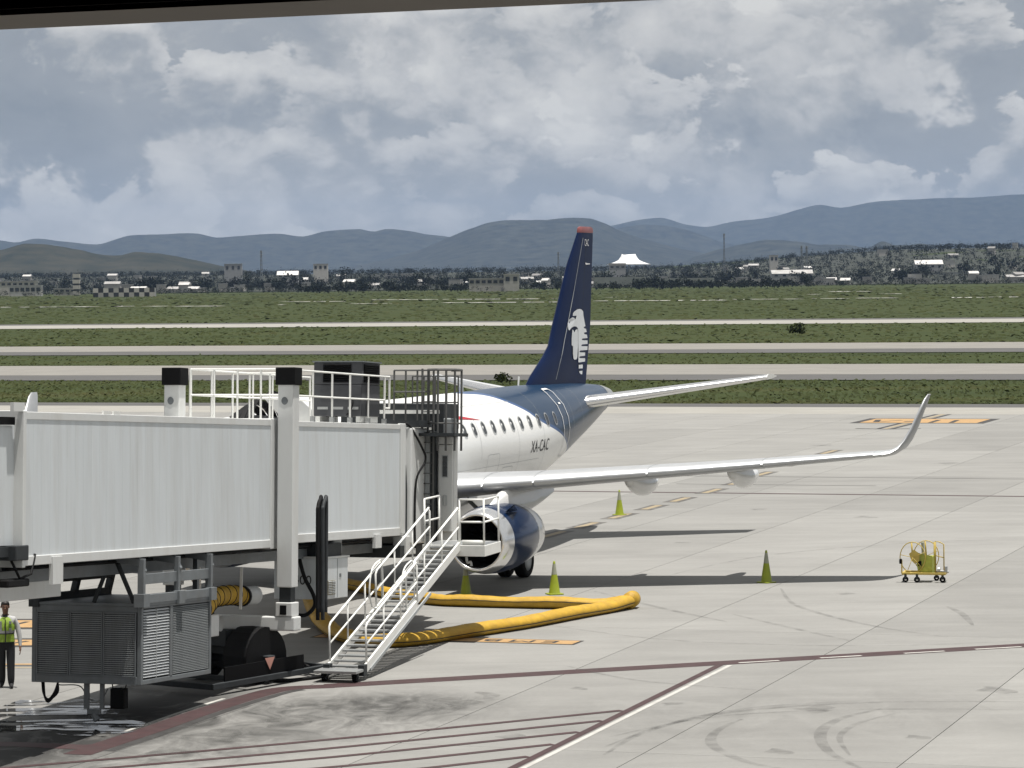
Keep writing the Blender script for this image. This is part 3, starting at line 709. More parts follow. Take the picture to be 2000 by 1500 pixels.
EA = [(31.333, 7.348), (31.367, 7.439), (31.546, 7.498), (31.897, 7.556), (32.209, 7.573), (32.483, 7.543), (32.662, 7.476), (32.696, 7.334), (32.809, 7.165), (32.937, 6.982), (32.739, 6.959), (32.738, 6.921), (33.014, 6.89), (33.113, 6.784), (32.812, 6.772), (32.732, 6.753), (32.849, 6.712), (33.126, 6.693), (33.218, 6.575), (32.568, 6.576), (32.489, 6.552), (32.527, 6.521), (33.215, 6.497), (33.219, 6.375), (32.561, 6.378), (32.442, 6.353), (32.441, 6.322), (33.216, 6.303), (33.212, 6.173), (32.319, 6.178), (32.224, 6.153), (32.254, 6.121), (32.931, 6.098), (32.927, 5.987), (32.312, 5.986), (32.233, 5.962), (32.232, 5.929), (32.94, 5.901), (32.921, 5.793), (32.188, 5.784), (32.118, 5.791), (32.084, 6.177), (32.034, 6.537), (32.013, 6.845), (31.954, 6.936), (31.761, 6.991), (31.491, 7.001), (31.22, 6.968), (31.026, 6.916), (30.91, 6.875), (30.82, 6.92), (30.804, 7.123), (30.922, 7.222), (31.116, 7.283), (31.347, 7.304), (31.539, 7.276), (31.653, 7.23), (31.748, 7.285), (31.828, 7.353)]
EB = [(31.271, 6.898), (31.41, 6.883), (31.546, 6.799), (31.68, 6.877), (31.836, 6.905), (31.952, 6.885), (31.995, 6.769), (32.015, 6.435), (32.006, 6.179), (31.967, 5.949), (31.879, 5.895), (31.646, 5.887), (31.509, 5.937), (31.421, 6.092), (31.376, 6.348), (31.2, 6.383), (31.208, 6.607)]
EC = [(32.162, 5.7), (32.657, 5.698), (32.66, 5.568), (32.181, 5.578)]
ED = [(32.241, 5.492), (32.626, 5.492), (32.606, 5.369), (32.449, 5.382), (32.293, 5.426)]
for poly in (EA, EB, EC, ED): fin_decal('emblem', poly, M['logo'], .02)
def fin_line(pts, w, m, off=.006):
    mb = MB(); vs = []
    for a, z in pts: vs += [(fin_half(a, z) + off, a - w / 2, z), (fin_half(a + w, z) + off, a + w / 2, z)]
    mb.add(vs, [(2 * i, 2 * i + 1, 2 * i + 3, 2 * i + 2) for i in range(len(pts) - 1)]); mb.build('fin_seam', m, fin)
fin_line([(29.6 + (z - 5.25) * .672, z) for z in np.linspace(5.3, 9.95, 12)], .045, M['midgrey'])
fin_line([(33.05 + (z - 5.1) * .17 - .95 + (z - 5) * .05, z) for z in np.linspace(5.2, 9.9, 12)], .03, M['dark'])
me = text_mesh('CAC', .33, M['whiteink'], spacing=1.1)
for v in me.vertices: a, z = 33.2 + v.co.x * .75, 9.78 + v.co.y; v.co = (fin_half(a, z) + .012, a, z)
put('registration', me, fin)
fin_decal('navigation_lamp', [(33.0, 9.12), (33.2, 9.10), (33.6, 9.09), (33.55, 9.06), (33.05, 9.05)], M['whiteink'])

# lifting surfaces
def foil(n=11):
    up, lo = [], []
    for i in range(n):
        k = .5 * (1 - math.cos(math.pi * i / (n - 1)))
        y = .6 * (.2969 * math.sqrt(k) - .126 * k - .3516 * k * k + .2843 * k ** 3 - .1015 * k ** 4) / .12 * .2
        up.append((k, y)); lo.append((k, -y * .72))
    return up, lo
def ring(x, le, c, z, th, tw=0.0, cant=0.0):
    up, lo = foil(); P = [(k, y) for k, y in up] + [(k, y) for k, y in lo[::-1][1:-1]]
    out = []
    for k, y in P:
        h = y * th * c / .12
        out.append((x + h * -math.sin(cant), le + k * c, z + h * math.cos(cant) - (k - .3) * c * tw))
    return out
def wing_def(b): 
    le = float(np.interp(b, [0, 1.5, 4.6, 13.55], [12.1, 13.0, 14.75, 19.2])); te = float(np.interp(b, [0, 1.5, 4.6, 13.55], [18.2, 18.35, 18.75, 20.75])); z = float(np.interp(b, [0, 1.5, 4.6, 9, 13.55], [2.62, 2.72, 2.93, 3.22, 3.56])); th = float(np.interp(b, [0, 4.6, 13.55], [.11, .088, .082])); return le, te - le, z, th
def make_wing(s):
    mb = MB(); rings = []
    for b in (.6, 1.5, 3, 4.6, 6.5, 8.5, 10.5, 12.3, 13.55):
        le, c, z, th = wing_def(b); rings.append(ring(s * b, le, c, z, th, .02))
    w = mb.loft([r if s > 0 else r[::-1] for r in rings]).build('wing', M['wing'], plane, True, angle=50)
    mb = MB(); rings = []
    for b, le, c, z, cant in ((13.55, 19.2, 1.55, 3.56, 0), (13.75, 19.35, 1.42, 3.60, .25), (13.93, 19.55, 1.26, 3.72, .6), (14.06, 19.78, 1.10, 3.92, .9), (14.17, 20.05, .97, 4.2, 1.12), (14.30, 20.45, .80, 4.65, 1.25), (14.41, 20.85, .62, 5.05, 1.3), (14.45, 21.1, .40, 5.18, 1.3)):
        rings.append(ring(s * b, le, c, z, .085, .0, cant * s))
    mb.loft([r if s > 0 else r[::-1] for r in rings]).build('winglet', M['alu'], w, True, angle=50)
    # slats with bright leading edges
    edges = (1.7, 3.5, 4.75, 7.6, 10.5, 13.35) if s > 0 else (1.7, 4.7, 13.35)
    for b0, b1 in zip(edges[:-1], edges[1:]):
        mb = MB(); rings = []
        for b in np.linspace(b0 + .02, b1 - .02, 4):
            le, c, z, th = wing_def(b); full = ring(s * b, le - .012, c, z, th * 1.03, .02)
            n = 11; keep = [full[i] for i in (4, 3, 2, 1, 0)] + [full[i] for i in (-1, -2, -3)]
            rings.append(keep)
        vs = [p for r in rings for p in r]; k = len(rings[0]); fs = []
        for i in range(3): fs += [(i * k + j, i * k + j + 1, (i + 1) * k + j + 1, (i + 1) * k + j) for j in range(k - 1)]
        mb.add(vs, fs if s < 0 else [f[::-1] for f in fs]).build('slat', M['alu'], w, True)
    # flap track fairings
    for b in (6.75, 9.45):
        le, c, z, th = wing_def(b); mb = MB(); rings = []
        for t in np.linspace(0, 1, 13):
            a = le + c * .38 + t * 2.7; r = .265 * math.sin(math.pi * min(1, t * .9 + .06)) ** .6 + .01
            zc = z - .16 - .12 * math.sin(math.pi * t) - .20 * t
            rings.append([(s * b + r * .9 * math.sin(2 * math.pi * j / 20), a, zc + r * 1.15 * math.cos(2 * math.pi * j / 20)) for j in range(20)][::-1])
        mb.loft(rings).build('flap_fairing', M['ac_white'], w, True)
    return w
wing_p = make_wing(1); wing_s = make_wing(-1)
# wing root fairing
mb = MB(); rings = []
for t in np.linspace(0, 1, 17):
    a = 11.2 + 10.6 * t; k = math.sin(math.pi * t) ** .55 if 0 < t < 1 else .02
    rings.append([((1.35 + .42 * k) * math.sin(2 * math.pi * j / 36), a, 2.32 + (.62 + .42 * k) * math.cos(2 * math.pi * j / 36) - .1 * k) for j in range(36)][::-1])
mb.loft(rings).build('wing_fairing', M['ac_white'], plane, True, angle=60)
for s in (1, -1):
    mb = MB(); rings = []
    for b in (.35, 1.0, 2.0, 3.5, 5.0, 6.04):
        t = (b - .35) / 5.69; le = 30.0 + 4.2 * t; c = 3.25 - 2.0 * t; rings.append(ring(s * b, le, c, 4.42 + .80 * t, .095))
    st = mb.loft([r if s > 0 else r[::-1] for r in rings]).build('tailplane', M['ac_white'], plane, True, angle=50)
    mb = MB(); rings = []
    for b in (.9, 3.5, 6.0):
        t = (b - .35) / 5.69; le = 30.0 + 4.2 * t; c = 3.25 - 2.0 * t; full = ring(s * b, le - .01, c, 4.42 + .80 * t, .099); rings.append([full[i] for i in (3, 2, 1, 0)] + [full[i] for i in (-1, -2, -3)])
    vs = [p for r in rings for p in r]; k = 7; fs = []
    for i in range(2): fs += [(i * k + j, i * k + j + 1, (i + 1) * k + j + 1, (i + 1) * k + j) for j in range(k - 1)]
    mb.add(vs, fs if s < 0 else [f[::-1] for f in fs]).build('tailplane_leading_edge', M['polish'], st, True)

# engines
def make_engine(s):
    o = Vector((s * 3.98, 0, 1.50))
    e = MB().lathe([(12.75, .80), (13.05, .915), (13.6, .95), (14.3, .945), (14.9, .89), (15.5, .79), (15.55, .76)], 48, o).build('engine', M['engine_blue'], plane, True)
    MB().lathe([(13.0, .905), (12.75, .868), (12.55, .825), (12.45, .77), (12.44, .735), (12.50, .706), (12.6, .694)], 48, o).build('intake_lip', M['polish'], e, True)
    MB().lathe([(12.595, .694), (12.8, .682), (13.28, .673), (13.75, .673), (13.8, .02)], 48, o).build('intake_duct', M['blackcap'], e, True)
    fan = MB()
    for k in range(24):
        t = 2 * math.pi * k / 24; c, q = math.cos(t), math.sin(t); c2, q2 = math.cos(t + .22), math.sin(t + .22)
        fan.add([o + Vector((.18 * c, 13.5, .18 * q)), o + Vector((.66 * c, 13.46, .66 * q)), o + Vector((.66 * c2, 13.66, .66 * q2)), o + Vector((.18 * c2, 13.6, .18 * q2))], [(0, 1, 2, 3)])
    fan.build('fan', M['blackcap'], e)
    MB().lathe([(13.05, .005), (13.12, .06), (13.3, .14), (13.55, .2)], 24, o).build('spinner', M['dark'], e, True)
    MB().lathe([(15.0, .865), (15.45, .825), (15.9, .73), (15.95, .69), (15.5, .67)], 40, o).build('fan_nozzle', M['ac_white'], e, True)
    MB().lathe([(15.0, .62), (15.9, .58), (16.6, .43), (16.65, .40), (16.6, .28), (17.2, .04)], 32, o).build('exhaust_cone', M['midgrey'], e, True)
    # pylon
    mb = MB(); rings = []
    for a, zt, zb, w in ((13.35, 2.40, 2.3, .02), (13.7, 2.50, 2.28, .07), (14.1, 2.64, 2.2, .12), (14.6, 2.82, 2.1, .17), (15.4, 2.86, 2.05, .18), (16.2, 2.80, 2.1, .18), (17.2, 2.7, 2.25, .16), (18.6, 2.6, 2.45, .05)):
        rings.append([(o.x + w * x, a, (zt + zb) / 2 + (zt - zb) / 2 * y) for x, y in ((-1, -1), (1, -1), (1.0, .55), (.6, .9), (0, 1), (-.6, .9), (-1.0, .55))])
    mb.loft(rings).build('pylon', M['ac_white'], e, True, angle=45)
    mb = MB(); mb.add([o + Vector((.55 * s, 13.2, .77)), o + Vector((.80 * s, 13.25, .98)), o + Vector((.62 * s, 14.0, .78))], [(0, 1, 2)]); mb.add([o + Vector((.56 * s, 13.22, .75)), o + Vector((.81 * s, 13.27, .96)), o + Vector((.63 * s, 14.0, .76))], [(2, 1, 0)]); mb.build('strake', M['engine_blue'], e)
make_engine(1); make_engine(-1)

# landing gear
def wheel_at(name, x, y, r, w, parent):
    t = MB().lathe([(x - w / 2 + .03, r * .62), (x - w / 2, r * .75), (x - w / 2 + .03, r * .94), (x - w * .3, r), (x + w * .3, r), (x + w / 2 - .03, r * .94), (x + w / 2, r * .75), (x + w / 2 - .03, r * .62)], 28, (0, y, r), 'x').build(name, M['tyre'], parent, True)
    MB().lathe([(x - w / 2 + .03, .01), (x - w / 2 + .02, r * .3), (x - w / 2 + .04, r * .62), (x + w / 2 - .04, r * .62), (x + w / 2 - .02, r * .3), (x + w / 2 - .03, .01)], 20, (0, y, r), 'x').build('hub', M['midgrey'], t, True)
for s in (1, -1):
    g = MB().tube([(s * 2.95, 18.1, .5), (s * 2.95, 18.0, 2.2), (s * 2.7, 17.9, 2.8)], .13, 12).tube([(s * 2.5, 18.1, .5), (s * 3.4, 18.1, .5)], .08, 10).tube([(s * 2.95, 18.0, 1.0), (s * 1.7, 17.6, 2.3)], .06, 8).build('main_gear', M['midgrey'], plane, True)
    for dx in (-.28, .28): wheel_at('wheel', s * 2.97 + dx, 18.1, .5, .36, g)
g = MB().tube([(0, 3.6, .33), (0, 3.5, 2.2)], .09, 12).tube([(-.3, 3.6, .33), (.3, 3.6, .33)], .05, 8).tube([(0, 3.6, 1.0), (0, 2.6, 2.0)], .05, 8).build('nose_gear', M['ac_white'], plane, True)
for dx in (-.22, .22): wheel_at('wheel', dx, 3.6, .30, .22, g)
# small aerials on the crown
MB().tube([(0, 26.6, 5.2), (0, 26.66, 5.5)], .03, 6).build('aerial', M['rail'], plane)
mb = MB(); mb.prism([(-.02, 21.5), (.02, 21.5), (.02, 21.75), (-.02, 21.75)], 5.18, 5.5); mb.build('aerial', M['rail'], plane)
# cockpit glazing on the nose
mb = MB()
for a0, a1, z0, z1 in ((2.25, 3.0, 3.75, 4.15), (3.05, 3.8, 3.85, 4.3)):
    mb.add([skin(a0, z0, .01), skin(a1, z0, .01), skin(a1, z1, .01), skin(a0 + .25, z1, .01)], [(0, 1, 2, 3)])
mb.build('cockpit_window', M['glass'], plane)

# ------------------------------------------------------------------ the jet bridge (local x: towards the stairs side, y: along the tunnel to the cab, z: up)
e1 = Vector((0.302, 0.953, -0.0594)).normalized()
e2 = Vector((0.953, -0.302, 0)); e2 = (e2 - e1 * e1.dot(e2)).normalized()
e3 = e2.cross(e1)
TO = Vector((-8.69, 54.76, 3.747))
TM = Matrix(((e2.x, e1.x, e3.x, TO.x), (e2.y, e1.y, e3.y, TO.y), (e2.z, e1.z, e3.z, TO.z), (0, 0, 0, 1)))
TMI = TM.inverted()
bridge = empty('jet_bridge', TM)
tag(bridge, 'white panelled passenger jet bridge reaching from the left to the airliner', 'jet bridge')
TW = -2.25
MB().box(TW + .03, -.010, -.15, 20.0, .05, 2.54).build('tunnel_body', M['panel'], bridge)
pan = MB().box(-.03, 0, 0, .3425, .0, 2.46)
pan_me = pan.mesh('panel', M['panel'])
y = -.16
while y < 11.4:
    put('panel', pan_me, bridge, (0, y, .02)); y += .345
y = 12.3
while y < 19.7:
    o = put('panel', pan_me, bridge, (-.015, y, .10)); o.scale = (1, 1, .965); y += .345
MB().box(-.06, .014, -.2, 11.55, 2.46, 2.60).build('roof_edge_beam', M['white'], bridge, bevel=.01)
MB().box(-.08, .006, 12.2, 20.0, 2.46, 2.58).build('roof_edge_beam', M['white'], bridge, bevel=.01)
MB().box(TW - .05, TW + .06, -.2, 20, 2.46, 2.60).build('roof_edge_beam', M['white'], bridge, bevel=.01)
MB().box(TW, 0, -.19, 20, 2.50, 2.545).build('roof', M['white'], bridge)
MB().box(-.10, .025, -.2, 11.5, -.15, .02).build('floor_edge_beam', M['white'], bridge, bevel=.01)
MB().box(-.10, .02, 12.2, 20.0, -.09, .10).build('floor_edge_beam', M['white'], bridge, bevel=.01)
MB().box(TW, -.1, -.15, 20, -.05, .06).build('floor_pan', M['midgrey'], bridge)
for y0, y1 in ((-.26, -.14), (11.45, 12.25)):
    MB().box(TW - .08, .03, y0, y1, -.18, 2.62).build('end_frame', M['white'], bridge, bevel=.015)
MB().box(-.06, .045, 19.7, 20.06, -.05, 2.6).build('end_frame', M['white'], bridge, bevel=.015)
for yy in (3.1, 3.55): MB().box(-.03, .010, yy, yy + .3, 2.6, 2.66).build('roof_bracket', M['rail'], bridge)
MB().box(-.06, .012, -.62, -.2, 2.6, 2.76).build('roof_bracket', M['white'], bridge)
for yy in (.9, 17.9):
    MB().box(-.02, .06, yy, yy + .42, -.52 if yy < 2 else -.34, -.02).build('hanger_plate', M['white'], bridge)
# inner telescoping section going back to the terminal
MB().box(-2.1, -.16, -26, .2, .22, 2.35).build('inner_tunnel', M['panel'], bridge)
MB().box(-2.14, -.10, -26, -.35, 2.36, 2.5).build('inner_tunnel_track', M['blackcap'], bridge)
MB().box(-.14, -.09, -26, -.9, .36, .40).build('inner_tunnel_trim', M['rail'], bridge)
MB().box(-.3, -.1, -26, -.3, .02, .2).build('inner_tunnel_track', M['dark'], bridge)
MB().box(-.35, .05, -.55, -.05, -.05, .22).build('roller_housing', M['dark'], bridge, bevel=.02)
MB().box(-.30, 0.0, -.75, 0.1, -.52, -.38).build('roller_housing', M['black'], bridge, bevel=.03)
MB().tube([(-.1, -.45, -.05), (-.05, -.2, -.38), (.02, .1, -.3), (.02, .25, .05)], .025, 6).build('cable', M['black'], bridge, True)
# trays and beams below the tunnel
MB().box(-.9, -.6, -.1, 19.5, -.50, -.28).build('cable_tray', M['grey'], bridge)
MB().box(-1.95, -1.7, -.1, 19.5, -.50, -.28).build('cable_tray', M['grey'], bridge)
for k in range(12):
    yy = .6 + 1.5 * k
    MB().box(-.82, -.68, yy, yy + .12, -.3, -.04).build('tray_hanger', M['dark'], bridge)
    if k % 3 == 1: MB().box(-1.8, -.7, yy + .4, yy + .5, -.28, -.05).build('cross_member', M['midgrey'], bridge)
MB().tube([(-.5, .2, -.23), (-.5, 6, -.25), (-.52, 12, -.22), (-.5, 19, -.2)], .035, 6).build('cable', M['black'], bridge, True)
MB().box(-.95, -.6, -14, 2.6, -.82, -.50).build('hoist_beam', M['white'], bridge, bevel=.015)
MB().box(-1.2, -.95, -14, 2.2, -.62, -.44).build('hoist_beam', M['grey'], bridge)
MB().box(-.45, -.35, 8.4, 8.52, -1.35, -.1).build('hanger_post', M['grey'], bridge)
# lift columns
for x0, far in ((.30, 0), (-2.36, 1)):
    c = MB().box(x0 - .18, x0 + .18, 11.57, 11.93, -1.0, 3.36).build('lift_column', M['white'], bridge, bevel=.02)
    MB().box(x0 - .225, x0 + .225, 11.525, 11.975, 3.34, 3.72).build('column_cap', M['blackcap'], c, bevel=.02)
    MB().lathe([(11.562, .012), (11.560, .06), (11.566, .075)], 18, (x0 - .02, 0, 3.0)).build('lift_hole', M['grey'], c)
    MB().add([(x0 - .02 + .07 * math.cos(2 * math.pi * k / 16), 11.5615, 3.0 + .085 * math.sin(2 * math.pi * k / 16)) for k in range(16)], [tuple(range(16))]).build('lift_hole', M['grey'], c)
    MB().box(x0 - .13, x0 + .13, 11.62, 11.88, -1.34, -.98).build('column_piston', M['dark'], c)
    MB().box(x0 - .19, x0 + .19, 11.54, 11.96, -1.62, -1.32).build('column_foot', M['white'], c, bevel=.02)
    MB().box(x0 - .07, x0 + .07, 11.50, 11.53, -1.58, -1.38).build('foot_recess', M['blackcap'], c)
    if not far:
        for k in range(14): MB().box(x0 - .22, x0 - .185, 11.7, 11.78, 1.15 + .14 * k, 1.23 + .14 * k).build('column_cleat', M['grey'], c)
MB().box(-2.75, .55, 11.55, 11.95, -1.93, -1.625).build('axle_beam', M['white'], bridge, bevel=.03)
MB().box(-.85, -.40, 8.25, 9.7, -1.95, -1.50).build('drive_housing', M['white'], bridge, bevel=.02)
mb = MB(); mb.lathe([(-.16, .17), (.16, .17)], 20, (-.95, 10.7, -1.75), 'x'); mb.build('steering_motor', M['white'], bridge)
# bogie, level on the ground and steered a little away from the tunnel line
bc = TM @ Vector((-1.05, 11.75, -1.8))
dB = Vector((.58, .815, 0)).normalized(); aB = Vector((dB.y, -dB.x, 0))
BM = TMI @ Matrix(((aB.x, dB.x, 0, bc.x), (aB.y, dB.y, 0, bc.y), (0, 0, 1, 0), (0, 0, 0, 1)))
bog = MB(BM); bog.box(-.95, .95, -.35, .35, .62, .82); bog.box(-.3, .3, -.45, .45, .8, bc.z - .1); bog.box(-1.2, 1.2, -.12, .12, .42, .62)
bogie = bog.build('wheel_bogie', M['dark'], bridge, bevel=.02)
for s in (-1, 1):
    w = MB(BM).lathe([(s * .72 - .24, .30), (s * .72 - .25, .44), (s * .72 - .19, .53), (s * .72 - .12, .55), (s * .72 + .12, .55), (s * .72 + .19, .53), (s * .72 + .25, .44), (s * .72 + .24, .30)], 32, (0, 0, .55), 'x').build('wheel', M['tyre'], bogie, True, angle=40)
    MB(BM).lathe([(s * .72 - .2, .01), (s * .72 - .2, .14), (s * .72 - .23, .31), (s * .72 + .23, .31), (s * .72 + .2, .14), (s * .72 + .2, .01)], 20, (0, 0, .55), 'x').build('hub', M['dark'], w, True, angle=40)
    f = MB(BM); fs = []
    for k in range(13):
        t = R(-8 + 196 * k / 12); fs.append([(s * .72 - .32, .66 * math.cos(t), .55 + .66 * math.sin(t)), (s * .72 + .32, .66 * math.cos(t), .55 + .66 * math.sin(t)), (s * .72 + .32, .68 * math.cos(t), .55 + .68 * math.sin(t)), (s * .72 - .32, .68 * math.cos(t), .55 + .68 * math.sin(t))])
    f.loft(fs).build('fender', M['black'], bogie)
    f = MB(BM); pts = [(.66 * math.cos(R(a)), .55 + .66 * math.sin(R(a))) for a in range(0, 181, 15)] + [(-.66, .2), (-.25, .2), (0, .32), (.25, .2), (.66, .2)]
    f.add([(s * .72 + .33, a, b) for a, b in pts], [tuple(range(len(pts)))]); f.add([(s * .72 + .30, a, b) for a, b in pts], [tuple(range(len(pts)))[::-1]])
    f.build('fender', M['black'], bogie)
bp = MB(BM); bp.bar((1.35, -2.15, .20), (1.35, 1.75, .20), .12, .12); bp.bar((-1.35, -2.15, .20), (-1.35, 1.75, .20), .12, .12); bp.bar((-1.35, -2.1, .2), (1.35, -2.1, .2), .12, .12); bp.bar((-1.35, 1.7, .2), (1.35, 1.7, .2), .12, .12)
for yy in (-.9, .9):
    bp.bar((-1.35, yy, .2), (1.35, yy, .2), .1); bp.bar((-.8, yy, .2), (-.8, yy * .3, .7), .1); bp.bar((.8, yy, .2), (.8, yy * .3, .7), .1)
bp.build('bumper_frame', M['dark'], bogie, bevel=.01)
MB(BM).box(1.30, 1.34, -1.7, .9, .22, .56).build('skirt_plate', M['blackcap'], bogie)
MB(BM).add([(1.36, -.42, .62), (1.36, -.10, .62), (1.36, -.26, .36)], [(0, 2, 1)]).add([(1.358, -.42, .62), (1.358, -.10, .62), (1.358, -.26, .36)], [(0, 1, 2)]).build('warning_triangle', mat('faded_pink_triangle', (.50, .25, .20), .6, var=.1), bogie)
mb = MB(); mb.tube(smooth_path([TMI @ Vector(p) for p in ((-4.9, 66.9, .3), (-4.3, 66.9, .12), (-4.2, 66.4, .05), (-5.1, 65.7, .05), (-5.6, 65.9, .2))], 6), .04, 8); mb.build('cable', M['black'], bridge, True)
# twin hose guards beside the column
for dx, dy in ((0, 0), (.07, .12)):
    MB().tube(smooth_path([(.62 + dx, 12.75 + dy, -1.75), (.60 + dx, 12.75 + dy, .4), (.60 + dx, 12.78 + dy, .72), (.58 + dx, 12.95 + dy, .86), (.55 + dx, 13.1 + dy, .70), (.55 + dx, 13.1 + dy, -1.6)], 6), .042, 10).build('hose_guard', M['black'] if dx == 0 else M['dark'], bridge, True)
# roof railings
def railing(name, pts, h, r, m, parent, mids=(.5,), skip_first=False):
    mb = MB()
    for p in pts: mb.tube([Vector(p), Vector(p) + Vector((0, 0, h))], r, 6)
    for k in tuple(mids) + (1.0,):
        mb.tube([Vector(p) + Vector((0, 0, h * k)) for p in pts], r, 6)
    return mb.build(name, m, parent, False)
railing('roof_railing', [(-.04, yy, 2.58) for yy in (12.35, 12.9, 14.05, 15.25, 16.4, 17.6, 18.7)], 1.12, .024, M['rail'], bridge)
railing('roof_railing', [(-2.2, yy, 2.58) for yy in (12.2, 13.4, 14.6, 15.8, 17.0, 18.2, 19.4)], 1.12, .024, M['rail'], bridge)
railing('roof_railing', [(xx, 12.25, 2.58) for xx in (-2.2, -1.65, -1.1, -.55, -.04)], 1.12, .024, M['rail'], bridge)
railing('roof_gate', [(-.04, 18.72, 2.95), (-.04, 19.05, 2.95)], .75, .028, M['rail'], bridge, mids=(0.0,))
railing('roof_railing', [(xx, 15.6, 2.58) for xx in (-2.2, -1.7, -1.2)], 1.12, .024, M['rail'], bridge)
for yy in (12.9, 14.05, 15.25, 16.4, 17.6, 18.7): MB().box(-.09, .004, yy - .05, yy + .05, 2.58, 2.70).build('railing_shoe', M['galv'], bridge)

# ---- cab at the aircraft end
MB().box(-2.2, .18, 20.05, 21.32, -.30, 2.50).build('rotunda_wall', M['white'], bridge, bevel=.04)
cabw = MB(); cabw.box(-4.6, -.45, 21.35, 24.3, -.35, 2.32); cabw.box(-.5, .84, 21.3, 21.62, -.35, 2.31)
cab = cabw.build('cab', M['white'], bridge, bevel=.05)
MB().box(-4.7, -.40, 21.25, 24.4, 2.33, 2.45).build('cab_roof', M['midgrey'], cab, bevel=.03)
MB().box(.22, .42, 21.08, 21.32, -.3, 2.42).build('cab_column', M['dark'], cab, bevel=.01)
MB().box(.20, .30, 21.0, 21.08, -.3, 2.4).build('cab_column', M['midgrey'], cab)
d = MB().box(.46, .82, 21.22, 21.295, -.02, 2.1).build('service_door', M['white'], cab, bevel=.012)
MB().box(.575, .695, 21.205, 21.225, 1.32, 1.82).build('door_window', M['glass'], d)
wf = MB(); wf.box(.56, .575, 21.2, 21.23, 1.30, 1.84); wf.box(.695, .71, 21.2, 21.23, 1.30, 1.84); wf.box(.575, .695, 21.2, 21.23, 1.82, 1.84); wf.box(.575, .695, 21.2, 21.23, 1.30, 1.32); wf.build('window_frame', M['midgrey'], d)
MB().tube([(.60, 21.19, .62), (.68, 21.19, .62), (.68, 21.19, .86), (.60, 21.19, .86)], .012, 6, True).build('door_handle', M['midgrey'], d)
MB().box(.44, .475, 21.19, 21.3, .62, .95).build('door_lock', M['dark'], d)
MB().box(.40, .84, 21.18, 21.3, 2.12, 2.3).build('door_header', M['white'], cab, bevel=.02)
MB().tube(smooth_path([(.0, 20.0, 2.62), (.14, 20.1, 2.5), (.30, 20.5, 2.0), (.34, 20.6, 1.7), (.22, 20.3, 1.25), (.22, 20.2, .3), (.22, 20.25, -.4)], 8), .028, 8).build('cable', M['black'], bridge, True)
MB().tube([(-.02, 20.02, 2.5), (.06, 20.03, 1.0), (.06, 20.03, -.3)], .02, 6).build('cable', M['dark'], bridge)
# ladder and cage to the roof
lad = MB()
for xx in (.13, .42): lad.tube([(xx, 20.95, -.25), (xx, 20.95, 3.95)], .028, 6)
for k in range(16): lad.tube([(.13, 20.95, -.1 + .25 * k), (.42, 20.95, -.1 + .25 * k)], .012, 6)
lad.build('roof_ladder', M['cage'], bridge)
cg = MB()
def hoop(z, r=.022): cg.tube([(.28, 20.95 - .02, z), (.60, 20.75, z), (1.0, 20.85, z), (1.02, 21.3, z), (.7, 21.5, z)], r, 6)
for z in (2.62, 3.92): hoop(z, .035 if z > 3.5 else .022)
for x0, y0 in ((.60, 20.75), (.80, 20.78), (1.0, 20.85), (1.02, 21.3), (.28, 20.95)): cg.tube([(x0, y0, 1.95 if x0 > .5 else 2.4), (x0, y0, 3.92)], .028, 6)
cg.build('ladder_cage', M['cage'], bridge)
pl = MB(); pl.box(.12, 1.10, 20.55, 21.6, 2.30, 2.38); pl.build('ladder_platform', M['dark'], bridge)
MB().box(-.62, .3, 20.3, 21.3, 2.52, 2.68).build('roof_landing', M['dark'], bridge)
railing('cage_railing', [(-.60 + .3 * k, 20.95, 2.66) for k in range(4)], 1.25, .024, M['cage'], bridge, mids=(.58,))
railing('cage_railing', [(-.60 + .3 * k, 22.3, 2.5) for k in range(5)], 1.3, .02, M['cage'], bridge, mids=(.5,))
MB().box(.50, .80, 21.45, 21.6, 2.32, 2.75).build('cab_lamp_housing', M['midgrey'], cab, bevel=.03)
MB().box(-2.3, .42, 21.75, 22.9, 2.34, 3.12).build('cab_roof_box', M['dark'], cab, bevel=.03)
MB().box(-1.6, .1, 21.55, 21.75, 2.46, 2.56).build('cab_roof_box', M['rail'], cab)
MB().box(-1.3, .3, 21.70, 21.752, 2.86, 2.95).build('cab_roof_box', M['rail'], cab)
# canopy: folded black bellows against the aircraft
can = MB()
for k in range(9):
    x0 = -4.5 - .20 * k; dz = -.10 * k - .006 * k * k
    P = []
    for j in range(15):
        t = math.pi * j / 14; P.append((x0, 22.8 - 1.75 * math.cos(t), 1.0 + dz + 2.45 * math.sin(t) ** .55))
    for off, sc in ((0, 1.0), (-.10, .955)):
        pass
    ringo = [(x0, 22.8 + (p[1] - 22.8), p[2]) for p in P]; ringi = [(x0 - .10, 22.8 + (p[1] - 22.8) * .95, 1.0 + dz + (p[2] - 1.0 - dz) * .955) for p in P]; ringn = [(x0 - .20, 22.8 + (p[1] - 22.8), p[2] - .10) for p in P]
    n = 15
    can.add(ringo + ringi + ringn, [(i, i + 1, n + i + 1, n + i) for i in range(n - 1)] + [(n + i, n + i + 1, 2 * n + i + 1, 2 * n + i) for i in range(n - 1)])
can.build('canopy_bellows', M['black'], cab)
MB().box(-4.75, -2.6, 21.05, 21.35, 2.42, 2.62).build('canopy_track', M['rail'], cab, bevel=.02)
MB().box(-6.3, -4.6, 20.85, 21.0, 2.35, 2.55).build('canopy_bumper', M['rail'], cab, bevel=.03)
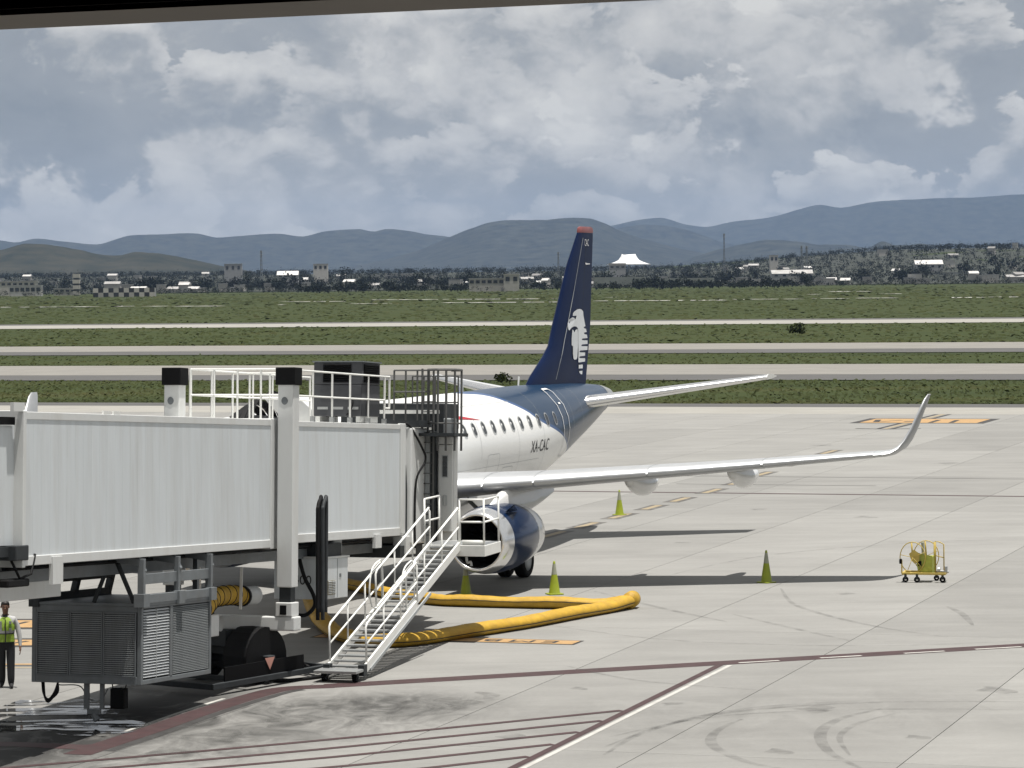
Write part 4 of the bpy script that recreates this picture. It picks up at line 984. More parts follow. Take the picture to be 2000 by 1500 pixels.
mb = MB(); mb.prism([(-3.9, 21.3), (-2.5, 21.3), (-2.5, 22.6), (-3.9, 22.6)], 2.46, 2.5); mb.add([(-4.3, 21.4, 3.32), (-3.3, 21.4, 3.28), (-2.4, 21.4, 2.5), (-3.5, 21.4, 2.5), (-4.3, 22.6, 3.32), (-3.3, 22.6, 3.28), (-2.4, 22.6, 2.5), (-3.5, 22.6, 2.5)], [(0, 3, 2, 1), (4, 5, 6, 7), (0, 1, 5, 4), (1, 2, 6, 5), (2, 3, 7, 6), (3, 0, 4, 7)]); mb.build('canopy_housing', M['white'], cab, bevel=.02)
# underside of the cab
MB().box(-2.0, .1, 19.5, 23.5, -.62, -.33).build('cab_floor_frame', M['dark'], cab)
MB().box(-.2, .15, 19.8, 20.5, -.55, -.1).build('corner_bracket', M['white'], cab, bevel=.02)

# ---- rooftop cooling unit
rtu = empty('rooftop_cooling_unit', TM @ Matrix.Translation((-.68, 17.9, 2.6)))
tag(rtu, 'dark grey cooling unit with black louvres on the jet bridge roof', 'cooling unit')
MB().box(-.60, .60, -.62, .62, .14, .88).build('casing', M['rtu'], rtu, bevel=.02)
MB().box(-.60, .60, -.62, .62, .885, 1.40).build('fan_section', M['rtu'], rtu, bevel=.02)
MB().box(-.63, .63, -.65, .65, 1.40, 1.43).build('lid', M['grey'], rtu)
def louvres(par, x0, x1, z0, z1, y, n, m, face='y', d=.03):
    sl = MB()
    h = (z1 - z0) / n
    if face == 'y': me = MB().add([(x0, 0, 0), (x1, 0, 0), (x1, -d, -h * .55), (x0, -d, -h * .55), (x0, .004, .0), (x1, .004, .0)], [(0, 3, 2, 1), (4, 5, 2, 3)]).mesh('slat', m)
    else: me = MB().add([(0, x0, 0), (0, x1, 0), (d, x1, -h * .55), (d, x0, -h * .55), (-.004, x0, 0), (-.004, x1, 0)], [(0, 1, 2, 3), (4, 3, 2, 5)]).mesh('slat', m)
    for k in range(n): put('slat', me, par, (0, y, z1 - h * k) if face == 'y' else (y, 0, z1 - h * k))
for a, b in ((-.36, .34),):
    p = MB().box(a, b, -.632, -.621, .93, 1.36).build('louvre_panel', M['blackcap'], rtu); louvres(p, a, b, .93, 1.36, -.634, 9, M['blackcap'])
p = MB().box(.601, .612, -.5, .5, .93, 1.36).build('louvre_panel', M['blackcap'], rtu); louvres(p, -.5, .5, .93, 1.36, .613, 9, M['blackcap'], 'x')
for k in range(3): MB().box(-.5 + .38 * k, -.5 + .38 * k + .26, -.635, -.62, .30, .36).build('nameplate', M['galv'], rtu)
for xx in (-.5, .5): MB().box(xx - .05, xx + .05, -.6, .6, 0, .14).build('skid', M['rail'], rtu)
MB().tube(smooth_path([(.35, -.64, .6), (.42, -.72, .45), (.35, -.72, .25), (.25, -.68, .18)], 5), .02, 6).build('cable', M['black'], rtu, True)

# ---- preconditioned-air unit hung under the tunnel
pca = empty('hanging_cooling_unit', TM @ Matrix.Translation((0, 4.78, -2.62)))
tag(pca, 'grey box cooling unit with wire grilles hung under the jet bridge', 'cooling unit')
X0, X1, YL, ZH = -2.28, .06, 3.42, 1.52
MB().box(X0 + .05, X1 - .05, .06, YL - .05, .05, ZH - .03).build('casing', M['dark'], pca)
fr = MB()
for xx in (X0, X1 - .09): fr.box(xx, xx + .09, 0, .09, 0, ZH)
for xx in (X0, X1 - .09): fr.box(xx, xx + .09, YL - .09, YL, 0, ZH)
fr.box(X0 + .09, X1 - .09, 0, .08, 0, .15); fr.box(X0 + .09, X1 - .09, 0, .08, ZH - .12, ZH); fr.box(X1 - .08, X1, .09, YL - .09, 0, .09); fr.box(X1 - .08, X1, .09, YL - .09, ZH - .05, ZH); fr.box(X0, X0 + .08, .09, YL - .09, 0, .1)
fr.box(X1 - .08, X1 + .005, 1.36, 1.48, .09, ZH - .05)
fr.build('frame', M['grey'], pca, bevel=.008)
MB().box(X0 - .02, X1 + .02, -.02, YL + .02, ZH, ZH + .05).build('lid', M['grey'], pca)
coil = mat('condenser_coil', (.085, .095, .105), .45, .3, var=.5, vscale=2.2, objrand=.1)
for k in range(3):
    a = X0 + .10 + k * .713; b = a + .70
    g = MB().box(a, b, .03, .05, .16, ZH - .13).build('grille', coil, pca)
    gf = MB(); gf.box(a, a + .025, -.012, .03, .15, ZH - .12); gf.box(b - .025, b, -.012, .03, .15, ZH - .12); gf.box(a + .025, b - .025, -.012, .03, .15, .175); gf.box(a + .025, b - .025, -.012, .03, ZH - .145, ZH - .12); gf.build('grille_frame', M['grey'], g)
    wm = MB().box(a + .025, b - .025, -.004, .004, -.006, .006).mesh('wire', M['midgrey'])
    for j in range(30): put('wire', wm, g, (0, .008, .20 + j * .0405))
    vm = MB().box(-.003, .003, .0, .006, .175, ZH - .145).mesh('wire', M['grey'])
    for j in range(1, 20): put('wire', vm, g, (a + .025 + j * .0325, .014, 0))
for y0, y1, n, m in ((.12, 1.34, 24, M['louvre']), (1.52, 3.30, 40, M['midgrey'])):
    p = MB().box(X1 - .06, X1 - .04, y0, y1, .11, ZH - .08).build('louvre_panel', M['dark'], pca); louvres(p, y0, y1, .11, ZH - .08, X1 - .035, n, m, 'x', .03)
MB().box(X1 - .04, X1 - .005, .72, .745, .10, ZH - .07).build('panel_joint', M['midgrey'], pca)
# its hanger frame
hf = MB(); zt = 2.46
for yy in (.05, 1.75, 3.35):
    w = .13 if yy != 1.75 else .10
    hf.bar((X1 - .03, yy, ZH + .02), (X1 - .03, yy, zt - .02), w, .10, (0, 1, 0)); hf.box(X1 - .14, X1 + .08, yy - .12, yy + .16, ZH - .02, ZH + .24)
hf.box(X1 - .08, X1 - .02, .05, 3.4, ZH + .42, ZH + .62); hf.box(X1 - .10, X1 + .03, .05, 3.4, ZH + .05, ZH + .22)
for yy in (.05, 1.75, 3.35):
    hf.add([(X1 - .10, yy, zt), (X1 + .04, yy, zt - .25), (X1 + .04, yy + .1, zt - .25), (X1 - .10, yy + .1, zt), (X1 - .10, yy, zt - .6), (X1 - .10, yy + .1, zt - .6)], [(0, 1, 2, 3), (1, 4, 5, 2), (0, 4, 1), (3, 2, 5)])
    hf.bar((X1 - .05, yy, zt - .1), (X1 - .60, yy, zt - .02), .12, .14)
hf.build('hanger_frame', M['grey'], pca, bevel=.006)
hf2 = MB()
for yy in (.05, 1.75, 3.35): hf2.bar((X0 + .02, yy, ZH), (X0 + .25, yy, zt), .13, .13)
hf2.box(X0 + .05, X0 + .12, .05, 3.4, ZH + .02, ZH + .2); hf2.box(X0 + .12, X0 + .19, .05, 3.4, ZH + .4, ZH + .6)
hf2.bar((-.62, .1, zt + .04), (-.98, .05, ZH + .05), .07, .07); hf2.bar((-.58, .1, zt + .04), (-.12, .05, ZH + .05), .07, .07)
hf2.box(X0 - .06, X0 + .16, -.04, .2, ZH - .05, ZH + .28)
hf2.build('hanger_frame', M['dark'], pca, bevel=.006)
dr = MB(); dr.box(-1.20, -1.10, .10, .16, -.5, 0); dr.box(-.86, -.78, .10, .16, -.5, 0); dr.build('drain_leg', M['grey'], pca)
MB().box(-1.12, -.86, .08, .18, -.60, -.50).tube([(-1.0, .13, -.6), (-.92, .13, -.72)], .07, 8).build('drain_trap', M['grey'], pca)
MB().box(-.62, -.32, .05, .25, -.48, -.08).build('float_switch', M['blackcap'], pca, bevel=.02)
MB().tube([(-.6, .15, -.1), (-.62, .15, 0)], .012, 6).tube([(-.34, .15, -.1), (-.32, .15, 0)], .012, 6).build('switch_hook', M['dark'], pca)
cb = MB()
for k in range(5): cb.tube(smooth_path([(X0 + .18, .1 + .02 * k, 0), (X0 + .22 + .01 * k, .08, -.22 - .02 * k), (X0 + .33, .08, -.33 - .03 * (k % 3)), (X0 + .45 + .02 * k, .08, -.2), (X0 + .52, .1, 0)], 5), .018, 6)
cb.build('cable_coil', M['black'], pca, True)
MB().tube(smooth_path([(X0 + .5, .1, -.02), (-1.7, .1, -.05), (-1.3, .12, -.06), (-1.1, .12, -.3), (-.85, .12, -.32), (-.7, .12, -.1)], 6), .012, 6).build('cable', M['grey'], pca, True)

# ---- ribbed duct from the cooling unit
duct = empty('ribbed_air_duct', TM @ Matrix.Translation((-.55, 8.2, -1.35)))
tag(duct, 'short ribbed yellow air duct with black spiral leaving the cooling unit', 'duct')
path = smooth_path([(0, -.1, 0), (0, .5, -.05), (.02, 1.0, .02), (-.1, 1.7, .17), (-.1, 2.6, .2), (-.1, 3.3, .15)], 14)
rr = [.20 + .012 * math.cos(i * 2 * math.pi / 5) for i in range(len(path))]
MB().tube(path, rr, 20).build('duct_sleeve', M['yellow'], duct, True)
sp = MB(); hel = []
L_ = len(path)
for i in range((L_ - 1) * 6):
    f = i / 6; j = int(f); t = f - j; c = path[j].lerp(path[j + 1], t); d = (path[j + 1] - path[j]).normalized(); u = d.cross(Vector((0, 0, 1))).normalized(); w = u.cross(d); a = 2 * math.pi * f / 5; r_ = .213
    hel.append(c + (u * math.cos(a) + w * math.sin(a)) * r_)
sp.tube(hel, .010, 5).build('spiral_seam', M['hoseblack'], duct)
MB().tube([path[-1] - Vector((0, .05, 0)), path[-1] + Vector((0, .03, 0))], .23, 20).build('end_collar', M['black'], duct)
MB().tube([path[-1], path[-1] + Vector((.1, .5, 0))], .20, 20).build('end_cap', M['white'], duct, True)
MB().bar(path[-14] + Vector((.24, 0, -.3)), path[-14] + Vector((.24, .05, .6)), .06, .02).build('duct_strap', M['rail'], duct)

# ---- ground power converter hung under the cab end
gpu = empty('ground_power_box', TM @ Matrix.Translation((-.70, 15.7, -1.42)))
tag(gpu, 'white ground power box with number lettering hung below the bridge', 'power unit')
MB().box(-.62, .62, -.7, .75, 0, .92).build('cabinet', M['panel'], gpu, bevel=.015)
MB().box(-.65, .65, -.73, .78, .92, .96).build('lid', M['white'], gpu)
t = put('lettering', text_mesh('2400', .30, M['ink']), gpu, (.0, -.712, .42), (R(90), 0, 0))
v = MB().box(.621, .632, -.55, -.08, .10, .42).build('vent', mat('tan_vent', (.26, .23, .15), .6, var=.2), gpu)
louvres(v, -.54, -.33, .11, .41, .634, 8, M['midgrey'], 'x', .012); louvres(v, -.30, -.09, .11, .41, .634, 8, M['midgrey'], 'x', .012)
MB().box(.619, .626, .06, .075, .02, .9).build('door_seam', M['grey'], gpu)
MB().box(-.30, -.12, -.712, -.7, .06, .13).build('label_plate', M['midgrey'], gpu); MB().box(.622, .63, .2, .3, .48, .56).build('label_plate', M['grey'], gpu)
MB().box(-.55, .55, -.5, .5, .96, 1.25).build('mount', M['dark'], gpu)
MB().box(-.05, .5, .15, .72, .97, 1.40).build('cable_reel_cover', M['midgrey'], gpu, bevel=.06)
MB().tube(smooth_path([(.0, -.60, 1.2), (.02, -.80, 1.0), (.18, -.85, .5), (.40, -.85, .1), (.42, -.85, -.15), (.2, -.85, -.35), (-.1, -.85, -.3), (-.25, -.85, -.1)], 8), .045, 8).build('cable', M['black'], gpu, True)

# ------------------------------------------------------------------ access stairs
base, topp = Vector((-3.66, 66.15, 0.16)), Vector((-1.62, 72.75, 2.22))
run = (topp - base); run_h = Vector((run.x, run.y, 0)); Ls = run_h.length; dS = run_h.normalized(); rS = Vector((dS.y, -dS.x, 0))
SM = Matrix(((rS.x, dS.x, 0, base.x), (rS.y, dS.y, 0, base.y), (0, 0, 1, 0), (0, 0, 0, 1)))
stairs = empty('access_stairs', SM)
tag(stairs, 'white steel access stairs with handrails leaning up to the bridge cab', 'stairs')
rise = (topp.z - base.z); hw = .42
def sz(y): return base.z + rise * y / Ls
half = Ls * .47
for xx in (-hw, hw):
    MB().bar((xx, -.1, sz(-.1) + .06), (xx, half + .25, sz(half + .25) + .06), .05, .20).build('stringer', M['rail'], stairs, bevel=.006)
    MB().bar((xx * .86, half - .3, sz(half - .3) + .10), (xx * .86, Ls, sz(Ls) + .10), .05, .20).build('stringer', M['rail'], stairs, bevel=.006)
    MB().bar((xx * 1.06, .3, sz(.3) - .06), (xx * 1.06, half + 1.2, sz(half + 1.2) - .06), .03, .07).build('stringer_rail', M['midgrey'], stairs)
n = 26
tr = MB().box(-hw + .04, hw - .04, -.11, .11, -.018, .018).mesh('tread', M['galv'])
tr2 = MB().box(-hw * .86 + .03, hw * .86 - .03, -.11, .11, -.018, .018).mesh('tread', M['galv'])
for k in range(n):
    yy = .12 + (Ls - .2) * k / (n - 1)
    put('tread', tr if yy < half else tr2, stairs, (0, yy, sz(yy) + .08))
MB().box(-.52, .46, -.62, -.08, base.z + .04, base.z + .10).build('foot_plate', M['galv'], stairs, bevel=.008)
for xx in (-.36, .34):
    w = MB().lathe([(xx - .05, .02), (xx - .05, .085), (xx + .05, .085), (xx + .05, .02)], 16, (0, -.35, .086), 'x').build('wheel', M['tyre'], stairs, True, angle=40)
    MB().box(xx - .07, xx + .07, -.4, -.3, .1, .22).build('wheel_fork', M['dark'], stairs)
for xx in (-.40, .40): MB().box(xx - .07, xx + .07, -.16, .06, .10, .34).build('pivot_bracket', M['dark'], stairs, bevel=.01)
def hand(xx, y0, y1, hgt, r=.024):
    mb = MB(); top = [(xx, y0, sz(y0) + .1), (xx, y0 - .03, sz(y0) + hgt - .08), (xx, y0 + .06, sz(y0) + hgt), (xx, y1 - .06, sz(y1) + hgt), (xx, y1, sz(y1) + hgt - .08), (xx, y1 + .02, sz(y1) + .1)]
    mb.tube(top, r, 8); mb.tube([(xx, y0, sz(y0) + hgt * .55), (xx, y1, sz(y1) + hgt * .55)], r * .9, 8)
    k = max(1, int((y1 - y0) / 1.6))
    for j in range(1, k + 1):
        yy = y0 + (y1 - y0) * j / (k + 1); mb.tube([(xx, yy, sz(yy) + .1), (xx, yy, sz(yy) + hgt)], r * .8, 6)
    return mb.build('handrail', M['rail'], stairs, True)
for xx in (-hw, hw): hand(xx, .15, half + .3, 1.0)
for xx in (-hw * .86, hw * .86): hand(xx, half - .25, Ls - .1, 1.02)
for xx in (-hw * .9, hw * .9):
    MB().tube(smooth_path([(xx, half - .5, sz(half) + .15), (xx, half - .65, sz(half) + .5), (xx, half - .5, sz(half) + .95), (xx, half - .1, sz(half) + 1.12), (xx, half + .2, sz(half) + 1.05), (xx, half + .25, sz(half) + .2)], 5), .02, 6).build('handrail_loop', M['rail'], stairs, True)
# top landing
zl = sz(Ls) + .10
MB().box(-hw - .12, .98, Ls - .05, Ls + 1.15, zl - .05, zl).build('landing', M['galv'], stairs)
lf = MB(); lf.box(-hw - .14, 1.0, Ls - .08, Ls - .02, zl - .26, zl + .0); lf.box(.95, 1.0, Ls - .02, Ls + 1.15, zl - .26, zl); lf.box(-hw - .14, 1.0, Ls + 1.15, Ls + 1.2, zl - .26, zl); lf.build('landing_frame', M['rail'], stairs, bevel=.008)
lr = MB()
def rail_run(pts):
    for q in (0.55, 1.08): lr.tube([Vector(p) + Vector((0, 0, q)) for p in pts], .024, 8)
    for p in pts: lr.tube([Vector(p), Vector(p) + Vector((0, 0, 1.08))], .024, 8)
rail_run([(hw * .86, Ls, zl), (.96, Ls, zl), (.96, Ls + 1.15, zl)]); rail_run([(-hw - .1, Ls, zl), (-hw - .1, Ls + 1.1, zl)])
lr.box(hw, .94, Ls - .01, Ls + .01, zl, zl + .12); lr.build('landing_railing', M['rail'], stairs, True)
mb = MB(); mb.tube(smooth_path([(.5, Ls + .05, zl - .28), (.52, Ls + .05, zl - .42), (.6, Ls + .05, zl - .40), (.62, Ls + .05, zl - .5)], 4), .03, 6); mb.build('latch_chain', M['galv'], stairs)

# ------------------------------------------------------------------ lay-flat yellow hose on the concrete
def flat_hose(par, name, pts, r=.21, up=True):
    path = smooth_path(pts, 10); n = 20; rings = []; seam = []
    for i, p in enumerate(path):
        d = (path[min(i + 1, len(path) - 1)] - path[max(i - 1, 0)]).normalized(); s = Vector((d.y, -d.x, 0)).normalized(); u = s.cross(d)
        rr = r * (1 + .015 * math.sin(i * 1.7) + .02 * math.sin(i * .33)); sq = .74 + .04 * math.sin(i * .37)
        c = Vector((p.x, p.y, p.z + rr * sq))
        rings.append([c + s * rr * 1.10 * math.cos(2 * math.pi * j / n) + u * rr * sq * math.sin(2 * math.pi * j / n) for j in range(n)])
        seam.append((c, s, u, rr, sq))
    o = MB().loft(rings).build(name, M['yellow'], par, True)
    sm = MB()
    for ang in (-12, 165):
        a0, a1 = R(ang - 4), R(ang + 4); vs = []
        for c, s, u, rr, sq in seam: vs += [c + s * rr * 1.115 * math.cos(a) + u * rr * sq * 1.015 * math.sin(a) for a in (a0, a1)]
        sm.add(vs, [(2 * i, 2 * i + 1, 2 * i + 3, 2 * i + 2) for i in range(len(seam) - 1)])
    sm.build('hose_seam', M['hoseblack'], o)
    return o
hose = empty('yellow_air_hose', Matrix.Translation((0, 0, 0)))
tag(hose, 'long yellow fabric air hose folded in a V on the concrete', 'hose')
gz = lambda u, v, z=0.0: G(u, v, 0) + Vector((0, 0, z))
flat_hose(hose, 'hose_length', [gz(596, 1172, .95), gz(603, 1196, .5), gz(622, 1222, .10), gz(650, 1243), gz(680, 1256), gz(730, 1264), gz(800, 1262), gz(900, 1247), gz(1020, 1228), gz(1120, 1209), gz(1190, 1196, .0), gz(1226, 1189.5, .05)], .215)
flat_hose(hose, 'hose_length', [gz(1228, 1188, .03), gz(1185, 1190), gz(1100, 1189), gz(1000, 1187), gz(905, 1184.5), gz(855, 1182), gz(790, 1174), gz(720, 1160), gz(690, 1153), gz(640, 1143)], .205)
MB().tube([gz(1228, 1189, .02) + Vector((.02, -.1, .2)), gz(1228, 1189, .02) + Vector((.12, .4, .2))], .215, 20).build('hose_fold', M['yellow'], hose, True)

# ------------------------------------------------------------------ lime cones
def make_cone():
    root = empty('traffic_cone')
    MB().prism(rrect(.42, .42, .05), 0, .035).build('base', M['cone'], root, bevel=.006)
    MB().lathe([(.03, .165), (.05, .155), (.52, .082), (.56, .074)], 24, (0, 0, 0), 'z').build('body', M['cone'], root, True)
    MB().lathe([(.55, .078), (.84, .038)], 24, (0, 0, 0), 'z').build('sleeve', M['conegrey'], root, True)
    MB().lathe([(.84, .036), (.905, .027), (.912, .018), (.905, .008)], 20, (0, 0, 0), 'z').build('tip', M['cone'], root, True)
    return root
c0 = make_cone()
for i, (u, v, lab) in enumerate(((1083, 1161, 'lime green cone standing behind the V of the yellow hose'), (1497, 1138, 'lime green cone alone in the wing shadow left of the yellow cart'), (1210, 1006, 'lime green cone on the painted dash under the flap fairing'), (910, 1163, 'grey-topped lime cone between the engine and the yellow hose'))):
    c = c0 if i == 0 else copy_tree(c0)
    c.location = G(u, v); c.rotation_euler = (0, 0, R(18 + 23 * i)); tag(c, lab, 'cone', 'lime cones round the aircraft')

# ------------------------------------------------------------------ yellow reel cart
cart = empty('reel_cart', Matrix.Translation(G(1806, 1136)) @ Matrix.Rotation(R(-14), 4, 'Z'))
tag(cart, 'small yellow wheeled reel cart with two hoop frames on the apron', 'cart')
fr = MB(); fr.box(-.60, .62, -.34, -.28, .22, .28); fr.box(-.60, .62, .28, .34, .22, .28)
for xx in (-.60, -.08, .56): fr.box(xx, xx + .06, -.28, .28, .22, .28)
fr.build('chassis', M['cart'], cart, bevel=.006)
for xx, yy, r in ((-.50, -.30, .085), (-.18, -.30, .085), (.30, .30, .08), (.52, -.2, .085)):
    w = MB().lathe([(yy - .035, r * .4), (yy - .035, r * .9), (yy - .02, r), (yy + .02, r), (yy + .035, r * .9), (yy + .035, r * .4)], 18, (xx, 0, r), 'y').build('wheel', M['tyre'], cart, True, angle=40)
    MB().box(xx - .03, xx + .03, yy - .05, yy + .05, r, .24).build('caster_fork', M['dark'], cart)
def hoop_frame(y, cx, r, flat):
    mb = MB(); P = []
    for k in range(25):
        t = 2 * math.pi * k / 24; P.append((cx + r * .82 * math.cos(t), y, .70 + r * math.sin(t)))
    mb.tube(P[:-1], .014, 6, True)
    for a in (95, 170, 245, 318, 20): mb.bar((cx, y, .70), (cx + r * .82 * math.cos(R(a)), y, .70 + r * math.sin(R(a))), .045, .012)
    return mb.build('reel_hoop', M['cart'], cart, True)
hoop_frame(-.26, -.30, .43, 0); hoop_frame(.26, .02, .43, 0)
pf = MB(); pf.tube([(.28, .2, .25), (.28, .2, 1.12), (.40, .2, 1.10), (.52, .2, 1.03), (.52, .2, .25)], .018, 6); pf.tube([(.28, .2, .72), (.52, .2, .66)], .016, 6); pf.bar((.27, .2, .30), (.27, .2, 1.1), .07, .03); pf.build('end_frame', M['cart'], cart, True)
mb = MB(); mb.prism([(-.05, -.22), (.24, -.22), (.26, .2), (-.08, .2)], .24, .72); mb.add([(-.22, -.24, .72), (-.30, -.24, .88), (-.05, -.24, .80), (.24, -.22, .74), (.24, -.22, .30), (-.16, -.24, .30)], [(0, 1, 2, 3, 4, 5)]); mb.build('cover', M['cartcover'], cart, True, angle=30)
mb = MB(); mb.add([(-.40, -.275, .80), (-.26, -.275, .92), (-.10, -.275, .80), (-.12, -.275, .60), (-.24, -.275, .52), (-.34, -.275, .62)], [(0, 1, 2, 3, 4, 5)]); mb.add([(-.40, -.27, .80), (-.26, -.27, .92), (-.10, -.27, .80), (-.12, -.27, .60), (-.24, -.27, .52), (-.34, -.27, .62)], [(5, 4, 3, 2, 1, 0)]); mb.build('hub_plate', M['cart'], cart)
MB().box(-.15, -.06, -.262, -.23, .46, .60).build('slot', M['blackcap'], cart)
MB().bar((-.03, 0, .6), (-.05, 0, 1.12), .08, .10).build('hose_post', M['conegrey'], cart, bevel=.03)
hn = MB(); hn.tube([(-.60, -.3, .25), (-.60, -.3, .62)], .022, 6); hn.build('handle', M['cart'], cart); MB().box(-.67, -.59, -.34, -.26, .52, .66).build('handle_grip', M['blackcap'], cart, bevel=.02)
vl = MB(); vl.tube([(.35, -.2, .33), (.70, -.2, .30)], .03, 8); vl.lathe([(.38, .02), (.38, .07), (.46, .07), (.46, .02)], 12, (0, -.2, .36), 'x'); vl.box(.58, .66, -.26, -.14, .28, .46); vl.build('valve', M['galv'], cart, bevel=.01)

# ------------------------------------------------------------------ ramp worker
def person():
    root = empty('person', Matrix.Translation(G(13, 1343)) @ Matrix.Rotation(R(8), 4, 'Z') @ Matrix.Scale(1.03, 4))
    tag(root, 'person in lime safety vest, pale shirt and dark trousers walking at left edge', 'person')
    V, E_, Rr = [], [], []
    def chain(start, pts):
        prev = start
        for p, r in pts:
            V.append(p); Rr.append(r); i = len(V) - 1
            if prev is not None: E_.append((prev, i))
            prev = i
        return prev
    pel = chain(None, [((0, 0, .95), (.165, .12))])
    ab = chain(pel, [((0, .0, 1.08), (.155, .115)), ((0, -.01, 1.25), (.175, .125)), ((0, 0, 1.40), (.165, .105))])
    nk = chain(ab, [((0, .0, 1.50), (.065, .065)), ((0, -.01, 1.56), (.055, .058)), ((0, -.015, 1.64), (.075, .090)), ((0, -.015, 1.71), (.078, .098)), ((0, -.005, 1.77), (.060, .075))])
    hands = []
    for s in (1, -1):
        sh = chain(ab, [((s * .17, 0, 1.42), (.075, .075)), ((s * .235, .01, 1.30), (.064, .064)), ((s * .272, .0 - .02 * s, 1.13), (.055, .055)), ((s * .288, -.04 * s, 1.00), (.048, .048)), ((s * .295, -.07 * s, .88), (.034, .034)), ((s * .295, -.08 * s, .82), (.033, .020))])
        for k, (dx, L1) in enumerate(((-.024, .070), (-.008, .080), (.008, .076), (.022, .060))):
            chain(sh, [((s * .295 + .004 * s, -.08 * s + dx, .765), (.0095, .0095)), ((s * .290, -.082 * s + dx, .765 - L1 * .55), (.009, .009)), ((s * .278, -.082 * s + dx, .765 - L1), (.008, .008))])
        chain(sh, [((s * .285, -.08 * s - .038, .80), (.011, .011)), ((s * .278, -.08 * s - .052, .765), (.0095, .0095))])
        stp = -.10 if s > 0 else .14
        chain(pel, [((s * .092, 0, .88), (.105, .115)), ((s * .095, stp * .25 - .02, .52), (.086, .090)), ((s * .095, stp * .8, .16), (.075, .080)), ((s * .097, stp * .9, .07), (.05, .055)), ((s * .105, stp * .9 - .10, .045), (.042, .036)), ((s * .115, stp * .9 - .17, .04), (.034, .028))])
    me = bpy.data.meshes.new('body'); me.from_pydata(V, E_, [])
    m = bpy.data.materials.new('worker_body'); m.use_nodes = True; nt = m.node_tree; N, L = nt.nodes, nt.links; p = N['Principled BSDF']; p.inputs['Roughness'].default_value = .75
    tc = N.new('ShaderNodeTexCoord'); sp_ = N.new('ShaderNodeSeparateXYZ'); L.new(tc.outputs['Object'], sp_.inputs[0])
    def gt(a, v):
        q = N.new('ShaderNodeMath'); q.operation = 'GREATER_THAN'; L.new(a, q.inputs[0]); q.inputs[1].default_value = v; return q.outputs[0]
    ax = N.new('ShaderNodeMath'); ax.operation = 'ABSOLUTE'; L.new(sp_.outputs[0], ax.inputs[0])
    def mixc(f, a, b):
        q = N.new('ShaderNodeMix'); q.data_type = 'RGBA'; L.new(f, q.inputs[0])
        for i, c in ((6, a), (7, b)):
            if isinstance(c, tuple): q.inputs[i].default_value = (*c, 1)
            else: L.new(c, q.inputs[i])
        return q.outputs[2]
    lower = mixc(gt(sp_.outputs[2], .095), (.012, .012, .013), (.008, .0085, .011))
    arms = mixc(gt(sp_.outputs[2], .875), (.20, .105, .07), (.42, .42, .42))
    upm = N.new('ShaderNodeMath'); upm.operation = 'MAXIMUM'; L.new(gt(sp_.outputs[2], .99), upm.inputs[0]); L.new(gt(ax.outputs[0], .215), upm.inputs[1])
    c1 = mixc(upm.outputs[0], lower, arms); c2 = mixc(gt(sp_.outputs[2], 1.505), c1, (.20, .105, .07)); L.new(c2, p.inputs['Base Color'])
    me.materials.append(m)
    o = bpy.data.objects.new('body', me); COL.objects.link(o); o.parent = root
    sk = o.modifiers.new('skin', 'SKIN'); sk.use_smooth_shade = True
    for i, r in enumerate(Rr): me.skin_vertices[0].data[i].radius = r; me.skin_vertices[0].data[i].use_root = (i == 0)
    o.modifiers.new('sub', 'SUBSURF').levels = 2; o.modifiers['sub'].render_levels = 2
    # face, ears, hair
    fc = MB()
    fc.add([(0, -.135, 1.655), (.018, -.108, 1.645), (-.018, -.108, 1.645), (0, -.108, 1.70)], [(0, 2, 1), (0, 1, 3), (0, 3, 2)]); fc.build('nose', m, root)
    eb = MB()
    for s in (-1, 1): eb.lathe([(-.118, .001), (-.112, .012), (-.104, .012)], 8, (s * .032, 0, 1.70), 'y')
    eb.build('eyes', M['ink'], root); MB().box(-.025, .025, -.113, -.10, 1.606, 1.614).build('mouth', mat('lips', (.16, .06, .05), .5, var=.05), root)
    for s in (-1, 1): MB().lathe([(-.02, .005), (-.012, .028), (.006, .028), (.01, .005)], 10, (s * .082, 0, 1.685), 'x').build('ear', m, root, True)
    hr = MB(); rings = []
    for k in range(8):
        t = k / 7; z = 1.70 + .115 * t; q = math.sqrt(max(0.02, 1 - (t * .98) ** 2.6)); rings.append([(.090 * q * math.cos(2 * math.pi * j / 20), .012 + (.110 * q) * math.sin(2 * math.pi * j / 20), z + (.045 * (1 - t) if math.sin(2 * math.pi * j / 20) < -.3 else -.05 * (1 - t) * max(0, math.sin(2 * math.pi * j / 20)))) for j in range(20)])
    hr.loft(rings).build('hair', mat('dark_hair', (.010, .008, .007), .6, var=.3, vscale=30), root, True)
    # vest
    vest = mat('lime_vest', (.27, .40, .045), .6, var=.12, vscale=12, bump=.4, bscale=18)
    vb = MB(); rings = []
    for z, rx, ry, cy in ((.955, .185, .140, 0), (1.0, .182, .138, 0), (1.12, .176, .134, -.005), (1.25, .195, .145, -.01), (1.36, .192, .130, -.005), (1.43, .165, .105, 0), (1.475, .105, .085, 0)):
        rings.append([(rx * math.copysign(abs(math.cos(2 * math.pi * j / 28)) ** .85, math.cos(2 * math.pi * j / 28)), cy + ry * math.sin(2 * math.pi * j / 28), z) for j in range(28)])
    v_ = vb.loft(rings, cap=False).build('vest', vest, root, True)
